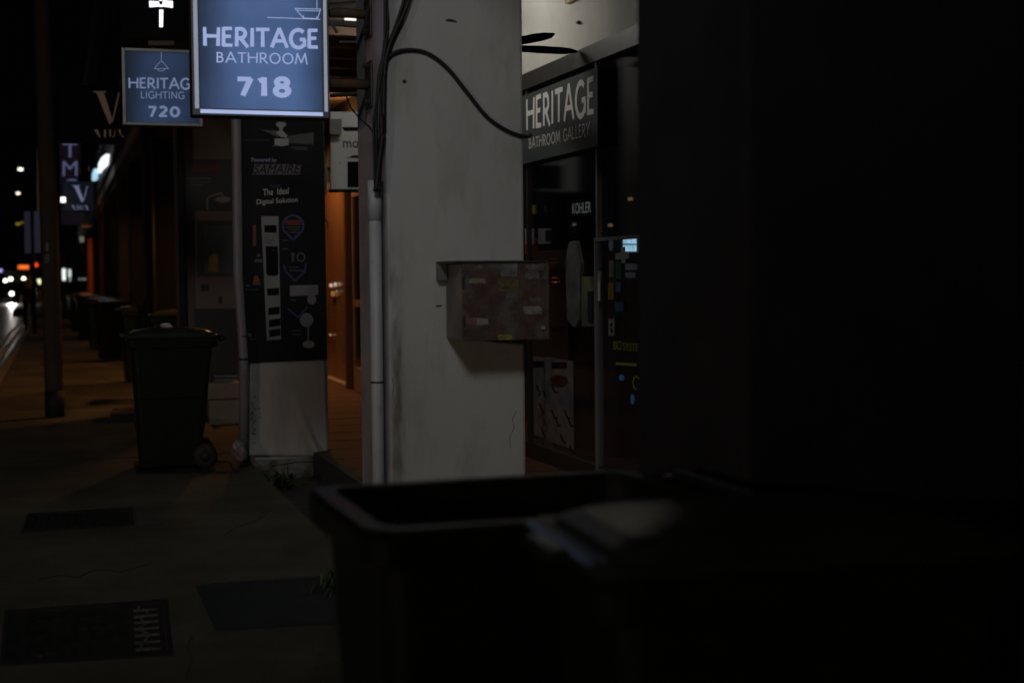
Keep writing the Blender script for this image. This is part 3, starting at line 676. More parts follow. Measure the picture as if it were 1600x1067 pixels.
# lilac street-facing side: thin painted skin
wpart(MB().box(1.447, 1.4495, 6.424, 7.038, -.1, 3.6), 'side_face', M_pillar2, B)

# downpipe and conduit
dp = empty('conduit_pipe', (1.40, 6.46, -.1), 'grey plastic conduit pipe running up the side of the pale pillar', 'pipe')
pz = at(588, 284, 'y', 6.46).z
cx = at(588, 500, 'y', 6.46).x
wpart(MB().tube([(cx, 6.46, -.1), (cx, 6.46, .85), (cx, 6.46, pz)], .029, 16), 'pipe', M_pvc, dp, True)
wpart(MB().tube([(cx, 6.46, pz - .18), (cx, 6.46, pz + .004)], .0325, 16), 'coupling', M_pvc, dp, True)
wpart(MB().tube([(cx, 6.46, .985), (cx, 6.46, .993)], .031, 16), 'strap', M_dmetal, dp, True)
# cable bundle
def cable(pts, rad, label, name='cable', group=None, seg=8):
    P = [Vector(p) for p in pts]; out = []
    for i in range(len(P) - 1):
        p0 = P[max(i - 1, 0)]; p1 = P[i]; p2 = P[i + 1]; p3 = P[min(i + 2, len(P) - 1)]
        for k in range(6):
            s = k / 6
            out.append(.5 * ((2 * p1) + (p2 - p0) * s + (2 * p0 - 5 * p1 + 4 * p2 - p3) * s * s + (3 * p1 - p0 - 3 * p2 + p3) * s ** 3))
    out.append(P[-1])
    return tag(MB().tube(out, rad, seg).build(name, M_cable, None, True), label, 'cable', group)
def cp(l, Y=6.40): return [at(x, y, 'y', Y) for x, y in l]
cable(cp([(601, -30), (602, 30), (600, 80), (592, 120), (588, 180), (588, 240), (589, 300)], 6.40), .0085, 'thickest black cable hanging straight into the conduit top')
cable(cp([(648, -30), (632, 20), (612, 62), (602, 100), (600, 150), (599, 210), (594, 260), (592, 300)], 6.39), .0105, 'black cable slanting down from the upper right into the conduit')
cable(cp([(640, -30), (622, 30), (606, 75), (597, 120), (594, 200), (591, 300)], 6.405), .007, 'thin cable behind the slanting one entering the conduit')
cable(cp([(596, 180), (597, 215), (593, 250), (587, 300)], 6.385), .012, 'thick taped cable bundle just above the conduit')
cable(cp([(602, -30), (606, 40), (598, 100), (590, 150), (584, 190), (585, 250), (586, 300)], 6.395), .006, 'thin loose cable left of the bundle')
cable(cp([(598, 118), (606, 92), (622, 81), (648, 79), (672, 86), (700, 108), (730, 145), (762, 184), (795, 206), (822, 214), (830, 210)], 6.409), .0095, 'single black cable arching across the pillar towards the shop')
cable([at(541, 150, 'y', 6.75), at(548, 168, 'y', 6.7), at(565, 188, 'y', 6.6), at(578, 200, 'y', 6.5), at(585, 214, 'y', 6.42)], .004, 'thin wire from the sign bracket to the cable bundle')
cable([at(577, 0, 'y', 6.6), at(572, 30, 'y', 6.6), at(566, 50, 'y', 6.6), at(560, 68, 'y', 6.7), at(557, 80, 'y', 6.8)], .0035, 'thin wire drooping beside the upper sign bracket')

# ------------------------------------------------------------------ backlit signs
def light_sign(x0, x1, z0, z1, Y, label, face, frame=None, depth=.13, fw=.025, bar=True, glow=None, name='projecting_sign'):
    t = empty(name, ((x0 + x1) / 2, Y, z0), label, 'sign')
    wpart(MB().box(x0, x1, Y + .01, Y + depth, z0, z1, .008), 'case', M_dmetal, t)
    f = MB()
    f.box(x0, x0 + fw, Y - .012, Y + .0098, z0, z1, .004).box(x1 - fw, x1, Y - .012, Y + .0098, z0, z1, .004)
    f.box(x0 + fw, x1 - fw, Y - .012, Y + .0098, z0, z0 + fw, .004).box(x0 + fw, x1 - fw, Y - .012, Y + .0098, z1 - fw, z1, .004)
    wpart(f, 'frame', frame or mat('sign_frame_metal', (.16, .16, .17), .5, .1, 5, .05, metal=.3), t)
    wpart(MB().box(x0 + fw, x1 - fw, Y - .002, Y + .0095, z0 + fw, z1 - fw), 'face', face, t)
    if glow:
        for a_, b_ in ((x0 + fw * .3, x0 + fw * .85), (x1 - fw * .75, x1 - fw * .3)):
            wpart(MB().box(a_, b_, Y - .014, Y - .0125, z0 + fw * .9, z1 - fw * .3), 'light_edge', emis('side_edge', srgb(128, 134, 150), 1., .2, 2), t)
        wpart(MB().box(x0 + fw, x1 - fw, Y - .014, Y - .0125, z0 + fw * .3, z0 + fw * .8), 'light_edge', glow, t)
    return t
SY = 6.66
def X_(x, y, Y): return at(x, y, 'y', Y).x
def Z_(x, y, Y): return at(x, y, 'y', Y).z
M_face = emis('sign_blue', srgb(72, 96, 140), 1., .25, 2.2)
def tubes(m, z0, z1, amp):
    n = m.node_tree.nodes; l = m.node_tree.links; p = n['Principled BSDF']
    src = p.inputs['Emission Color'].links[0].from_socket
    tc = n.new('ShaderNodeTexCoord'); sp_ = n.new('ShaderNodeSeparateXYZ'); l.new(tc.outputs['Generated'], sp_.inputs[0])
    cr = n.new('ShaderNodeValToRGB'); cr.color_ramp.interpolation = 'B_SPLINE'
    e = cr.color_ramp.elements; e[0].position = 0; e[1].position = 1
    e[0].color = (1.12,) * 3 + (1,); e[1].color = (.80,) * 3 + (1,)
    for pos, v in ((.12, 1.1), (.3, .84), (.52, 1.06), (.72, .86), (.9, 1.12)):
        q_ = e.new(pos); v = 1 + (v - 1) * amp; q_.color = (v, v, v, 1)
    l.new(sp_.outputs[2], cr.inputs[0])
    c2 = n.new('ShaderNodeValToRGB'); c2.color_ramp.interpolation = 'B_SPLINE'; e = c2.color_ramp.elements      # lamp glow falls off towards the box sides
    e[0].color = (.22,) * 3 + (1,); e[1].position = 1; e[1].color = (.34,) * 3 + (1,)
    for pos, v in ((.09, .36), (.26, .92), (.5, 1.14), (.78, 1.0), (.92, .58)):
        q_ = e.new(pos); q_.color = (v, v, v, 1)
    l.new(sp_.outputs[0], c2.inputs[0])
    for k_ in (cr, c2):
        mx = n.new('ShaderNodeMix'); mx.data_type = 'RGBA'; mx.blend_type = 'MULTIPLY'; mx.inputs[0].default_value = 1
        l.new(src, mx.inputs[6]); l.new(k_.outputs[0], mx.inputs[7]); src = mx.outputs[2]
    l.new(src, p.inputs['Emission Color'])
tubes(M_face, 0, 1, .8)
M_txt = emis('sign_letter', srgb(150, 166, 210), 1., .06, 3)
s718 = light_sign(X_(301, 180, SY), X_(515, 180, SY), Z_(400, 183, SY), Z_(400, -28, SY), SY, 'large backlit blue sign numbered 718 hanging on the pale pillar', M_face, fw=.034,
                  glow=emis('sign_edge', srgb(165, 180, 222), 1., .1, 3))
mb = MB(); F = SY - .002
strokes_on(mb, 'HERITAGE', [at(318, 72, 'y', F), at(497, 76, 'y', F), at(497, 47, 'y', F), at(318, 43, 'y', F)], NEG, .003, .20, .12)
wpart(mb, 'lettering', M_txt, s718)
mb = MB(); strokes_on(mb, 'BATHROOM', [at(338, 98, 'y', F), at(480, 101, 'y', F), at(480, 84, 'y', F), at(338, 82, 'y', F)], NEG, .003, .12, .14)
wpart(mb, 'lettering', M_txt, s718)
mb = MB(); strokes_on(mb, '718', [at(371, 150, 'y', F), at(453, 151, 'y', F), at(453, 122, 'y', F), at(371, 121, 'y', F)], NEG, .003, .26, .26)
wpart(mb, 'number', M_txt, s718)
mb = MB()
L = lambda pts, w_=1.1: pxline(mb, pts, w_, 'y', F, NEG, .003)
L([(417, 28), (500, 31)]); L([(461, 14), (501, 15), (500, 18), (463, 17), (461, 14)]); L([(464, 18), (474, 29), (496, 30), (500, 18)]); L([(495, -20), (495, 14)])
L([(474, 25), (474, 29)]); L([(495, 26), (495, 30)])
wpart(mb, 'bathtub_drawing', M_txt, s718)

SY2 = 11.45
M_face2 = emis('sign_blue_dim', srgb(35, 50, 77), 1., .22, 2.2)
tubes(M_face2, 0, 1, 1.3)
M_txt2 = emis('sign_letter_dim', srgb(104, 118, 150), 1., .06, 3)
s720 = light_sign(X_(192, 190, SY2), X_(317, 190, SY2), Z_(250, 197, SY2), Z_(250, 77, SY2), SY2, 'smaller backlit blue sign numbered 720 behind the larger sign', M_face2, fw=.026, frame=mat('dull_aluminium', (.3, .3, .3), .4, .1, 5, .05, metal=.5))
F = SY2 - .002
mb = MB(); strokes_on(mb, 'HERITAGE', [at(201, 138, 'y', F), at(309, 140, 'y', F), at(309, 123, 'y', F), at(201, 122, 'y', F)], NEG, .003, .17, .12); wpart(mb, 'lettering', M_txt2, s720)
mb = MB(); strokes_on(mb, 'LIGHTING', [at(220, 154, 'y', F), at(288, 155, 'y', F), at(288, 144, 'y', F), at(220, 143, 'y', F)], NEG, .003, .12, .16); wpart(mb, 'lettering', M_txt2, s720)
mb = MB(); strokes_on(mb, '720', [at(232, 183, 'y', F), at(281, 183, 'y', F), at(281, 167, 'y', F), at(232, 166, 'y', F)], NEG, .003, .24, .2); wpart(mb, 'number', M_txt2, s720)
mb = MB()
L2 = lambda pts, w_=.9: pxline(mb, pts, w_, 'y', F, NEG, .003)
L2([(252, 81), (252, 96)]); L2([(250, 97), (254, 97), (263, 108), (241, 108), (250, 97)]); L2([(246, 108), (248, 111), (252, 112), (256, 111), (258, 108)])
wpart(mb, 'pendant_drawing', M_txt2, s720)

# brackets
def bracket(Xa, Xb, Y, z, label, r=.022, plate=True):
    t = empty('sign_bracket', (Xb, Y, z), label, 'bracket')
    wpart(MB().tube([(Xa, Y, z), ((Xa + Xb) / 2, Y, z + .002), (Xb, Y, z)], r, 12), 'arm', M_rust, t, True)
    if plate:
        wpart(MB().box(Xb, Xb + .012, Y - .07, Y + .07, z - .11, z + .11, .003), 'base_plate', M_dmetal, t)
        for dz in (-.085, .085): wpart(MB().tube([(Xb - .025, Y - .03, z + dz), (Xb, Y - .03, z + dz)], .013, 6), 'bolt', M_dmetal, t)
    return t
bracket(X_(515, 22, SY + .06), 1.435, SY + .07, Z_(540, 22, SY + .07), 'upper rusty bracket arm holding the 718 sign to the pillar')
bracket(X_(515, 132, SY + .06), 1.435, SY + .07, Z_(540, 132, SY + .07), 'lower rusty bracket arm holding the 718 sign to the pillar', .024)
bracket(X_(317, 90, SY2), 1.44, SY2 + .07, Z_(340, 110, SY2), 'bracket arm holding the 720 sign to the banner column')

# black sign with lit white strokes above the 720 sign
Yb = 12.2
bs = light_sign(X_(190, 50, Yb), X_(300, 50, Yb), Z_(250, 63, Yb), Z_(250, -70, Yb), Yb, 'black sign with glowing white character above the 720 sign', M_black, frame=M_black, fw=.02)
mb = MB(); W = lambda pts: pxpoly(mb, pts, 'y', Yb - .002, NEG, .004, .002)
W([(233, 2), (248, 3), (249, 6), (249, 11), (233.5, 12)]); W([(254, 5), (255, 1), (270, 2.5), (270, 13), (254, 11)])
W([(248.5, -8), (254, -8), (254, 2), (248.5, 2)]); W([(249, 16), (255, 16), (254.5, 43), (249, 43)]); W([(240, -22), (264, -22), (264, -14), (240, -14)])
W([(249.1, 8), (253.9, 8), (253.9, 11.5), (249.1, 11.5)])
wpart(mb, 'lit_character', emis('char_white', (.95, .97, 1.), 1.6), bs)
bracket(X_(300, 30, Yb), 1.44, Yb + .07, Z_(300, 30, Yb), 'dark arm holding the black glowing sign to the column')
mb = MB(); pxrect(mb, 231, 66, 271, 73, 'y', 12.0, NEG, 0, .06)
tag(mb.build('cross_bar', mat('brown_bar', (.13, .09, .05), .6, .2, 5, 0)), 'short brown bar fixed between the black sign and the 720 sign', 'bar')

# dark V sign and its small twin
def serifs(mb, q, off, unit):
    pass
def v_sign(x0, y0, x1, y1, Y, label, face, ink, vq, wq):
    t = light_sign(X_(x0, y1, Y), X_(x1, y1, Y), Z_((x0 + x1) / 2, y1, Y), Z_((x0 + x1) / 2, y0, Y), Y, label, face, frame=M_black, fw=.012)
    F = Y - .002; mb = MB()
    def s(q, pts):
        a, b, c, d = q
        pxpoly(mb, [(a + (c - a) * u, d + (b - d) * v) for u, v in pts], 'y', F, NEG, .003, .001)
    s(vq, [(0, 1), (.48, 1), (.48, .96), (.40, .95), (.72, .16), (.66, 0), (.60, 0), (.12, .95), (0, .96)])
    s(vq, [(.70, 0), (.73, .16), (.95, .96), (1, .96), (1, .93), (.76, .1)])
    a, b, c, d = wq; w_ = (c - a)
    for i, pts in enumerate(([(0, 1), (.12, 1), (.22, 0), (.18, 0)], [(.34, 0), (.40, 0), (.40, 1), (.34, 1)], [(.52, .15), (.57, .15), (.57, 1), (.52, 1)], [(.57, .08), (.70, .08), (.72, 1), (.70, 1), (.68, .15), (.57, .15)], [(.82, 1), (.9, 1), (1, 0), (.93, 0)])):
        s((a, b, c, d), pts)
    wpart(mb, 'lettering', ink, t)
    return t
v_sign(92, 134, 191, 224, 15.6, 'large dark sign with a bronze serif V beside the 720 sign', M_black, mat('bronze_ink', (.38, .25, .16), .5, .1, 5, 0, emit=srgb(36, 26, 20), strength=1., ), (146, 143, 187, 194), (147, 203, 193, 215))
v_sign(98, 283, 148, 331, 25.0, 'small navy sign with a pale serif V lower down the street', emis('navy_dim', srgb(11, 14, 22), 1., .1, 3), emis('v_pale', srgb(100, 102, 130), 1., .1, 3), (113, 290, 137, 316), (112, 321, 138, 328))
# TMC sign
Yt = 30.2
ts = light_sign(X_(94, 300, Yt), X_(124, 300, Yt), Z_(110, 352, Yt), Z_(110, 217, Yt), Yt, 'tall dark upright sign with pale letters T M C behind the small V sign', emis('tmc_face', srgb(14, 9, 16), 1., .2, 2), frame=M_black, fw=.01)
mb = MB()
for ch, a, b in (('T', 224, 246), ('M', 252, 275), ('C', 280, 306)):
    font_on(mb, ch, quadpx(98, a, 121, b, 'y', Yt - .002), NEG, .004)
wpart(mb, 'lettering', emis('tmc_ink', srgb(72, 76, 108), 1., .1, 2), ts)
mb = MB(); pxrect(mb, 126, 226, 138, 300, 'y', 31, NEG, 0, .1)
tag(mb.build('red_panel', mat('dark_red_panel', (.1, .015, .01), .6, .2, 3, 0)), 'dark red upright panel right of the T M C sign', 'panel')
# tan upright sign further on, by the pole
mb = MB(); pxpoly(mb, [(58, 333), (68, 333), (68, 222), (58, 234)], 'y', 36, NEG, 0, .1)
tag(mb.build('tall_banner', mat('tan_banner', (.12, .085, .06), .7, .15, 3, 0, emit=srgb(38, 27, 20), strength=.8)), 'narrow tan upright banner left of the lamp pole', 'banner')
# facade-mounted lit signs
def flat(name, pts, axis, val, nrm, m, label, cat, th=.08):
    mb = MB(); pxpoly(mb, pts, axis, val, nrm, 0, th); return tag(mb.build(name, m), label, cat)
flat('lit_signboard', [(158, 271), (161, 266), (169.5, 258), (171.5, 241), (164, 247), (159, 256)], 'x', 1.10, NX, emis('board_white', (.85, .95, 1.), 1.3), 'bright white lit signboard on the dark facades', 'sign')
flat('lit_signboard', [(148.5, 283), (153, 281), (154.5, 264), (152, 264), (148.5, 272)], 'x', 1.08, NX, emis('board_blue', (.45, .75, .95), 1.0, .3, 2), 'smaller bluish lit signboard farther along the facades', 'sign')
flat('lit_box', [(95, 316.5), (102.5, 316.5), (102.5, 308.5), (95, 308.5)], 'y', 24.6, NEG, emis('box_white', (.95, .95, .9), 2.0), 'small bright white light left of the small V sign', 'lamp')

# ------------------------------------------------------------------ banner column (face y = 11.2)
BY = 11.2
bn = empty('banner', at(445, 567, 'y', BY), 'tall black fan advertisement banner strapped round the pale column', 'banner')
BF = BY - .03
mb = MB(); pxpoly(mb, [(381, 567), (511, 562), (505, 184), (364, 184)], 'y', BF, NEG, 0, .012); wpart(mb, 'sheet', mat('banner_black', (.016, .017, .022), .5, .4, 2, .1, spec=.12), bn)
BF2 = BF - .012
def bp(m, name, fn):
    mb = MB(); fn(mb); return wpart(mb, name, m, bn)
M_bw = mat('banner_white', (.46, .46, .48), .5, .12, 5, 0)
M_bg = mat('banner_grey', (.10, .105, .11), .5, .2, 8, 0)
M_bl = mat('banner_lilac', (.50, .50, .80), .5, .1, 8, 0)
M_bb = mat('banner_blue', (.07, .07, .24), .5, .1, 8, 0)
M_br = mat('banner_red', (.20, .02, .02), .5, .2, 8, 0)
pr = lambda mb, *a, **k: pxrect(mb, *a, 'y', BF2, NEG, k.get('off', .001), .001, k.get('sl', 0))
po = lambda mb, pts, off=.001: pxpoly(mb, pts, 'y', BF2, NEG, off, .001)
bp(M_bg, 'fan_blade_picture', lambda mb: (po(mb, [(435, 215), (402, 200), (410, 203), (438, 205)]), po(mb, [(450, 213), (490, 207), (490, 226), (450, 224)]), po(mb, [(434, 222), (446, 222), (424, 231)])))
bp(M_bw, 'fan_picture', lambda mb: (po(mb, ell(439, 195, 8, 4.2), .003), po(mb, [(435, 198), (443, 198), (441, 204), (449, 212), (448, 216), (438, 214), (431, 208), (437, 204)], .003), po(mb, [(429, 217), (451, 217), (451, 227), (440, 229), (429, 227)], .003)))
bp(M_bg, 'fine_print', lambda mb: (pr(mb, 454, 230, 480, 231.5), pr(mb, 460, 233, 480, 234.4), pr(mb, 370, 219, 420, 219.8)))
def fq(x0, y0, x1, y1, sl): return [at(x0, y1, 'y', BF2), at(x1, y1 + sl, 'y', BF2), at(x1, y0 + sl, 'y', BF2), at(x0, y0, 'y', BF2)]
bp(M_bl, 'heading', lambda mb: font_on(mb, 'Powered by', fq(393, 247, 432, 255, 0), NEG, .002))
bp(mat('banner_logo_glow', (.14, .13, .14), .5, .2, 8, 0), 'logo_plate', lambda mb: po(mb, [(395, 273), (468, 273), (471, 257), (398, 257)], .0005))
bp(M_black, 'logo', lambda mb: font_on(mb, 'SAMAIRE', fq(396, 258, 470, 272, -1), NEG, .0035, .3))
bp(M_bb, 'script_word', lambda mb: font_on(mb, 'New', fq(421, 288, 438, 294, -1), NEG, .002, .4))
bp(mat('banner_text', (.75, .75, .75), .5, .1, 8, 0), 'slogan', lambda mb: (font_on(mb, 'The  Ideal', fq(411, 296, 451, 306, -3), NEG, .002), font_on(mb, 'Digital Solution', fq(401, 312, 465, 322, -4), NEG, .002)))
bp(mat('banner_lock_white', (.27, .27, .28), .5, .2, 3, 0), 'lock_picture', lambda mb: po(mb, [(408, 338), (435, 338), (439, 530), (417, 532)], .001))
bp(M_black, 'lock_panel', lambda mb: [po(mb, q_, .003) for q_ in ([(413, 352), (432, 352), (432, 364), (413, 363)], [(415, 385), (434, 385), (435, 429), (431, 431), (419, 431), (416, 428)],
    [(417, 451), (436, 450), (436, 461), (418, 462)], [(419, 481), (437, 479), (437, 491), (419, 492)], [(420, 500), (438, 497), (438, 509), (420, 511)], [(420, 516), (438, 513), (438, 524), (421, 527)])])
bp(M_grey, 'lock_print', lambda mb: (font_on(mb, 'F1', fq(414, 369, 420, 373, 0), NEG, .003), pr(mb, 414, 375, 429, 376.3, off=.003), pr(mb, 416, 379, 425, 380.3, off=.003), pr(mb, 424, 391, 429, 391.8, off=.005)))
def ring(mb, pts, w_):
    pxline(mb, pts + [pts[0]], w_, 'y', BF2, NEG, .002)
pin = lambda cx, cy, s: [(cx, cy + 22 * s)] + [(cx + 16 * s * math.cos(a), cy - 16 * s * math.sin(a)) for a in [R(-28 + i * 236 / 14) for i in range(15)]]
bp(M_bb, 'pin_outline', lambda mb: (ring(mb, pin(458, 353, 1), 3.0), pxline(mb, [(444, 414), (446, 424), (461, 439), (476, 424), (478, 412)], 2.5, 'y', BF2, NEG, .002), pxline(mb, [(449, 482), (466, 496), (480, 480)], 2, 'y', BF2, NEG, .002)))
bp(M_br, 'pin_red_text', lambda mb: pr(mb, 446, 344, 470, 352, off=.002))
bp(M_bg, 'pin_text', lambda mb: [pr(mb, a, b, c, b + 1.5, off=.002) for a, b, c in ((446, 354.5, 470), (449, 358.5, 468), (452, 362.5, 466), (452, 417, 466), (452, 422, 474), (453, 468, 462), (456, 516, 470), (456, 522, 471))])
bp(M_bg, 'small_device', lambda mb: (pr(mb, 441, 375, 450, 376.5), pr(mb, 441, 388, 450, 390), po(mb, [(455, 395), (460, 395), (460, 408), (456, 410)])))
bp(mat('banner_gold', (.26, .22, .12), .5, .1, 5, 0), 'gold_ring', lambda mb: ring(mb, ell(470, 402, 6, 6.5, 14), 1.2))
bp(mat('banner_pale', (.22, .22, .235), .5, .2, 5, 0), 'desk_picture', lambda mb: (po(mb, [(453, 463), (497, 461), (497, 445), (453, 446)], .001), po(mb, ell(487, 468, 7, 8), .003), po(mb, ell(479, 500, 10.5, 11), .002), pr(mb, 480.5, 508, 482.5, 534, off=.002), po(mb, ell(482, 538, 9.5, 6), .003)))
bp(M_bg, 'badge', lambda mb: (po(mb, [(400, 401), (403, 396), (407, 397), (406, 402)]), pr(mb, 398, 405, 410, 410)))
bp(mat('banner_orange', (.16, .06, .02), .5, .3, 20, 0), 'orange_print', lambda mb: (po(mb, [(394, 445), (397, 432), (402, 430), (406, 438), (407, 446)]), pr(mb, 395, 352, 400, 384)))
bp(M_bg, 'left_fine_print', lambda mb: (pr(mb, 384, 445, 390, 448), pr(mb, 384, 452, 403, 453), pr(mb, 387, 521, 393, 526), pr(mb, 387, 529, 400, 530)))
# white sheet under the banner
ws = MB(); Q4 = [at(388, 711, 'y', BY - .012), at(512, 712, 'y', BY - .012), at(506, 560, 'y', BY - .012), at(384, 565, 'y', BY - .012)]
NN = 36; V = []
for j in range(NN + 1):
    for i in range(NN + 1):
        u, v = i / NN, j / NN; p = onquad(Q4, u, v)
        c = .62 + (1 - v) ** 1.5 * .22 - .12 * (1 - v)
        bul = -.085 * math.exp(-((u - (.56 + .30 * (1 - v) ** 1.8)) / .06) ** 2) * max(0, 1 - v * 1.5)
        V.append(p + Vector((0, bul - .006 - .012 * (1 - v), 0)))
ws.add(V, [(j * (NN + 1) + i, j * (NN + 1) + i + 1, (j + 1) * (NN + 1) + i + 1, (j + 1) * (NN + 1) + i) for j in range(NN) for i in range(NN)])
wso = ws.build('cover_sheet', M_pillar, None, True)
sol = wso.modifiers.new('thickness', 'SOLIDIFY'); sol.thickness = .004
tag(wso, 'creased pale sheet wrapped round the column below the black banner', 'sheet')
mb = MB(); rr = random.Random(5)
for i in range(60):
    x = 392 + abs(rr.gauss(0, 6)); y = 655 + rr.gauss(0, 14); s = rr.uniform(.4, 1.3)
    pxpoly(mb, ell(x, y, s, s * rr.uniform(.7, 1.8), 5, rr.random()), 'y', BY - .035, NEG, (i % 5) * .0003, .001)
tag(mb.build('paint_flakes', M_dmetal), 'dark patch of peeling specks on the pale sheet by the downpipe', 'flaking', kind='stuff')
# base block with cracks
bb = empty('column_base', at(470, 735, 'y', BY), 'cracked concrete base block under the banner column', 'base')
a = at(425, 715, 'y', BY - .06); b = at(513, 714, 'y', BY - .06)
wpart(MB().box(1.44, b.x + .01, BY - .06, BY - .002, -.12, b.z - .004, .006), 'block', mat('cracked_concrete', (.23, .23, .22), .9, .25, 6, .5, col2=(.08, .08, .06), c2pos=(.5, .65), c2scale=5), bb)
mb = MB()
pxline(mb, [(425, 728), (445, 725), (462, 722), (488, 721), (497, 728), (503, 735)], 1.4, 'y', BY - .06, NEG, 0, .001)
pxline(mb, [(488, 721), (500, 724), (512, 722)], 1.3, 'y', BY - .06, NEG, 0, .001); pxline(mb, [(450, 726), (449, 738), (453, 748)], 1.1, 'y', BY - .06, NEG, 0, .001)
wpart(mb, 'crack', M_black, bb)
# square downpipe left of the banner
dq = empty('downpipe', at(378, 715, 'y', 11.1), 'pale lilac downpipe beside the banner column with a kinked foot', 'downpipe')
p0 = at(369, 170, 'y', 11.08); p1 = at(372, 430, 'y', 11.08); p2 = at(381, 560, 'y', 11.08); p3 = at(381, 705, 'y', 11.08)
wpart(MB().tube([Vector((p0.x, 11.08, 3.6)), p0, p1, p2, p3], [.038, .038, .038, .036, .036], 16), 'pipe', mat('lilac_pipe', (.26, .24, .26), .32, .1, 5, .05, col2=(.2, .17, .16), c2pos=(.55, .75), c2scale=6), dq, True)
wpart(MB().tube([p2 + Vector((0, 0, .004)), p2 - Vector((0, 0, .012))], .040, 16), 'clamp', M_dmetal, dq, True)
pk = at(380, 525, 'y', 11.08)
wpart(MB().tube([pk + Vector((0, 0, .003)), pk - Vector((0, 0, .006))], .040, 16), 'clamp', M_dmetal, dq, True)
# crumpled plastic at its foot
bm = bmesh.new(); bmesh.ops.create_icosphere(bm, subdivisions=3, radius=.058)
rr = random.Random(9)
from mathutils import noise
for v in bm.verts:
    v.co *= 1 + .45 * noise.noise(v.co * 22) ; v.co.z *= 1.35
me = bpy.data.meshes.new('crumpled_plastic'); bm.to_mesh(me); bm.free()
for f in me.polygons: f.use_smooth = False
me.materials.append(mat('crumpled_pinkish_plastic', (.24, .19, .18), .3, .2, 20, .2))
o = bpy.data.objects.new('crumpled_plastic', me); COL.objects.link(o); o.location = at(374, 703, 'y', 11.0)
tag(o, 'crumpled pinkish plastic wrap stuffed at the downpipe foot', 'plastic wrap')

# ------------------------------------------------------------------ weeds
def weed(loc, n, L0, label, seed, droop=.5, wid=.012):
    r = random.Random(seed); mb = MB(); loc = Vector(loc)
    for i in range(n):
        a = r.uniform(0, 2 * math.pi); l = L0 * r.uniform(.5, 1.1); el = r.uniform(.5, 1.35); w_ = wid * r.uniform(.6, 1.2)
        d = Vector((math.cos(a) * math.cos(el), math.sin(a) * math.cos(el), math.sin(el))); s = Vector((-math.sin(a), math.cos(a), 0))
        b = loc + Vector((r.uniform(-.09, .09), r.uniform(-.05, .05), 0)); prev = None
        for k in range(6):
            t_ = k / 5; p = b + d * l * t_ + Vector((0, 0, -droop * l * t_ * t_)); ww = w_ * math.sin(math.pi * (.12 + .86 * t_)) 
            cur = (mb.bm.verts.new(p + s * ww), mb.bm.verts.new(p - s * ww))
            if prev: mb.bm.faces.new((prev[0], prev[1], cur[1], cur[0]))
            prev = cur
    return tag(mb.build('weed', M_leaf), label, 'plant')
g1 = at(405, 752, 'z', -.1)
for i, (x, y, lab) in enumerate(((398, 752, 'low weeds growing against the banner column base'), (420, 756, 'clump of weeds in front of the cracked base block'), (440, 752, 'small weeds at the right of the base clump'))):
    p = at(x, y, 'z', -.05); weed((max(1.5, p.x), min(p.y, BY - .12), -.1), 46, .27, lab, i, .5, .014)
p = at(528, 918, 'z', 0.); weed((p.x, p.y, .0), 30, .30, 'strap-leaved weed sprouting beside the nearest open bin', 11, .6, .008)

# ------------------------------------------------------------------ hanging sign and things in the walkway beyond
Yh = 12.3
hs = empty('hanging_sign', at(545, 300, 'y', Yh), 'white hanging sign starting with mo between the banner and the pillar', 'sign')
mb = MB(); pxrect(mb, 515, 176, 600, 297, 'y', Yh, NEG, 0, .05); wpart(mb, 'board', mat('hanging_white', (.78, .78, .78), .5, .08, 3, 0), hs)
mb = MB(); pxrect(mb, 513, 296.5, 602, 301, 'y', Yh, NEG, -.01, .07); wpart(mb, 'bottom_rail', M_black, hs)
mb = MB(); font_on(mb, 'mo', [at(536, 231, 'y', Yh - .05), at(560, 231, 'y', Yh - .05), at(560, 221, 'y', Yh - .05), at(536, 221, 'y', Yh - .05)], NEG, .002)
pxrect(mb, 543, 253, 600, 293, 'y', Yh - .05, NEG, .001); pxpoly(mb, [(542, 247), (552, 243), (600, 243), (600, 247)], 'y', Yh - .05, NEG, .001); pxpoly(mb, [(534, 199), (600, 199), (600, 205), (538, 205)], 'y', Yh - .05, NEG, .001)
pxpoly(mb, ell(522, 255, .8, .9, 6), 'y', Yh - .05, NEG, .001); pxpoly(mb, ell(531, 255, .8, .9, 6), 'y', Yh - .05, NEG, .001)
wpart(mb, 'lettering', M_black, hs)
mb = MB(); pxrect(mb, 514, 187, 532, 211, 'y', Yh - .055, NEG, 0, .05); wpart(mb, 'switch_box', mat('switch_grey', (.24, .24, .24), .6, .1, 5, 0), hs)
# pale oval plaque edge by the banner
mb = MB(); pxpoly(mb, [(497, 222), (504, 232), (508, 250), (510, 270), (510, 292), (508, 306), (502, 304), (500, 280), (499, 250)], 'y', 11.45, NEG, 0, .06)
tag(mb.build('oval_plaque', mat('ivory_plaque', (.36, .33, .22), .5, .1, 5, 0)), 'ivory curved plaque edge sticking out right of the black banner', 'plaque')
mb = MB(); mb.tube(cp([(508, 322), (505, 335), (511, 348), (512, 356), (504, 362), (501, 345), (503, 325)], 11.3), .006, 6)
tag(mb.build('loose_wire', M_cable, None, True), 'loose wire loop hanging right of the banner', 'wire')

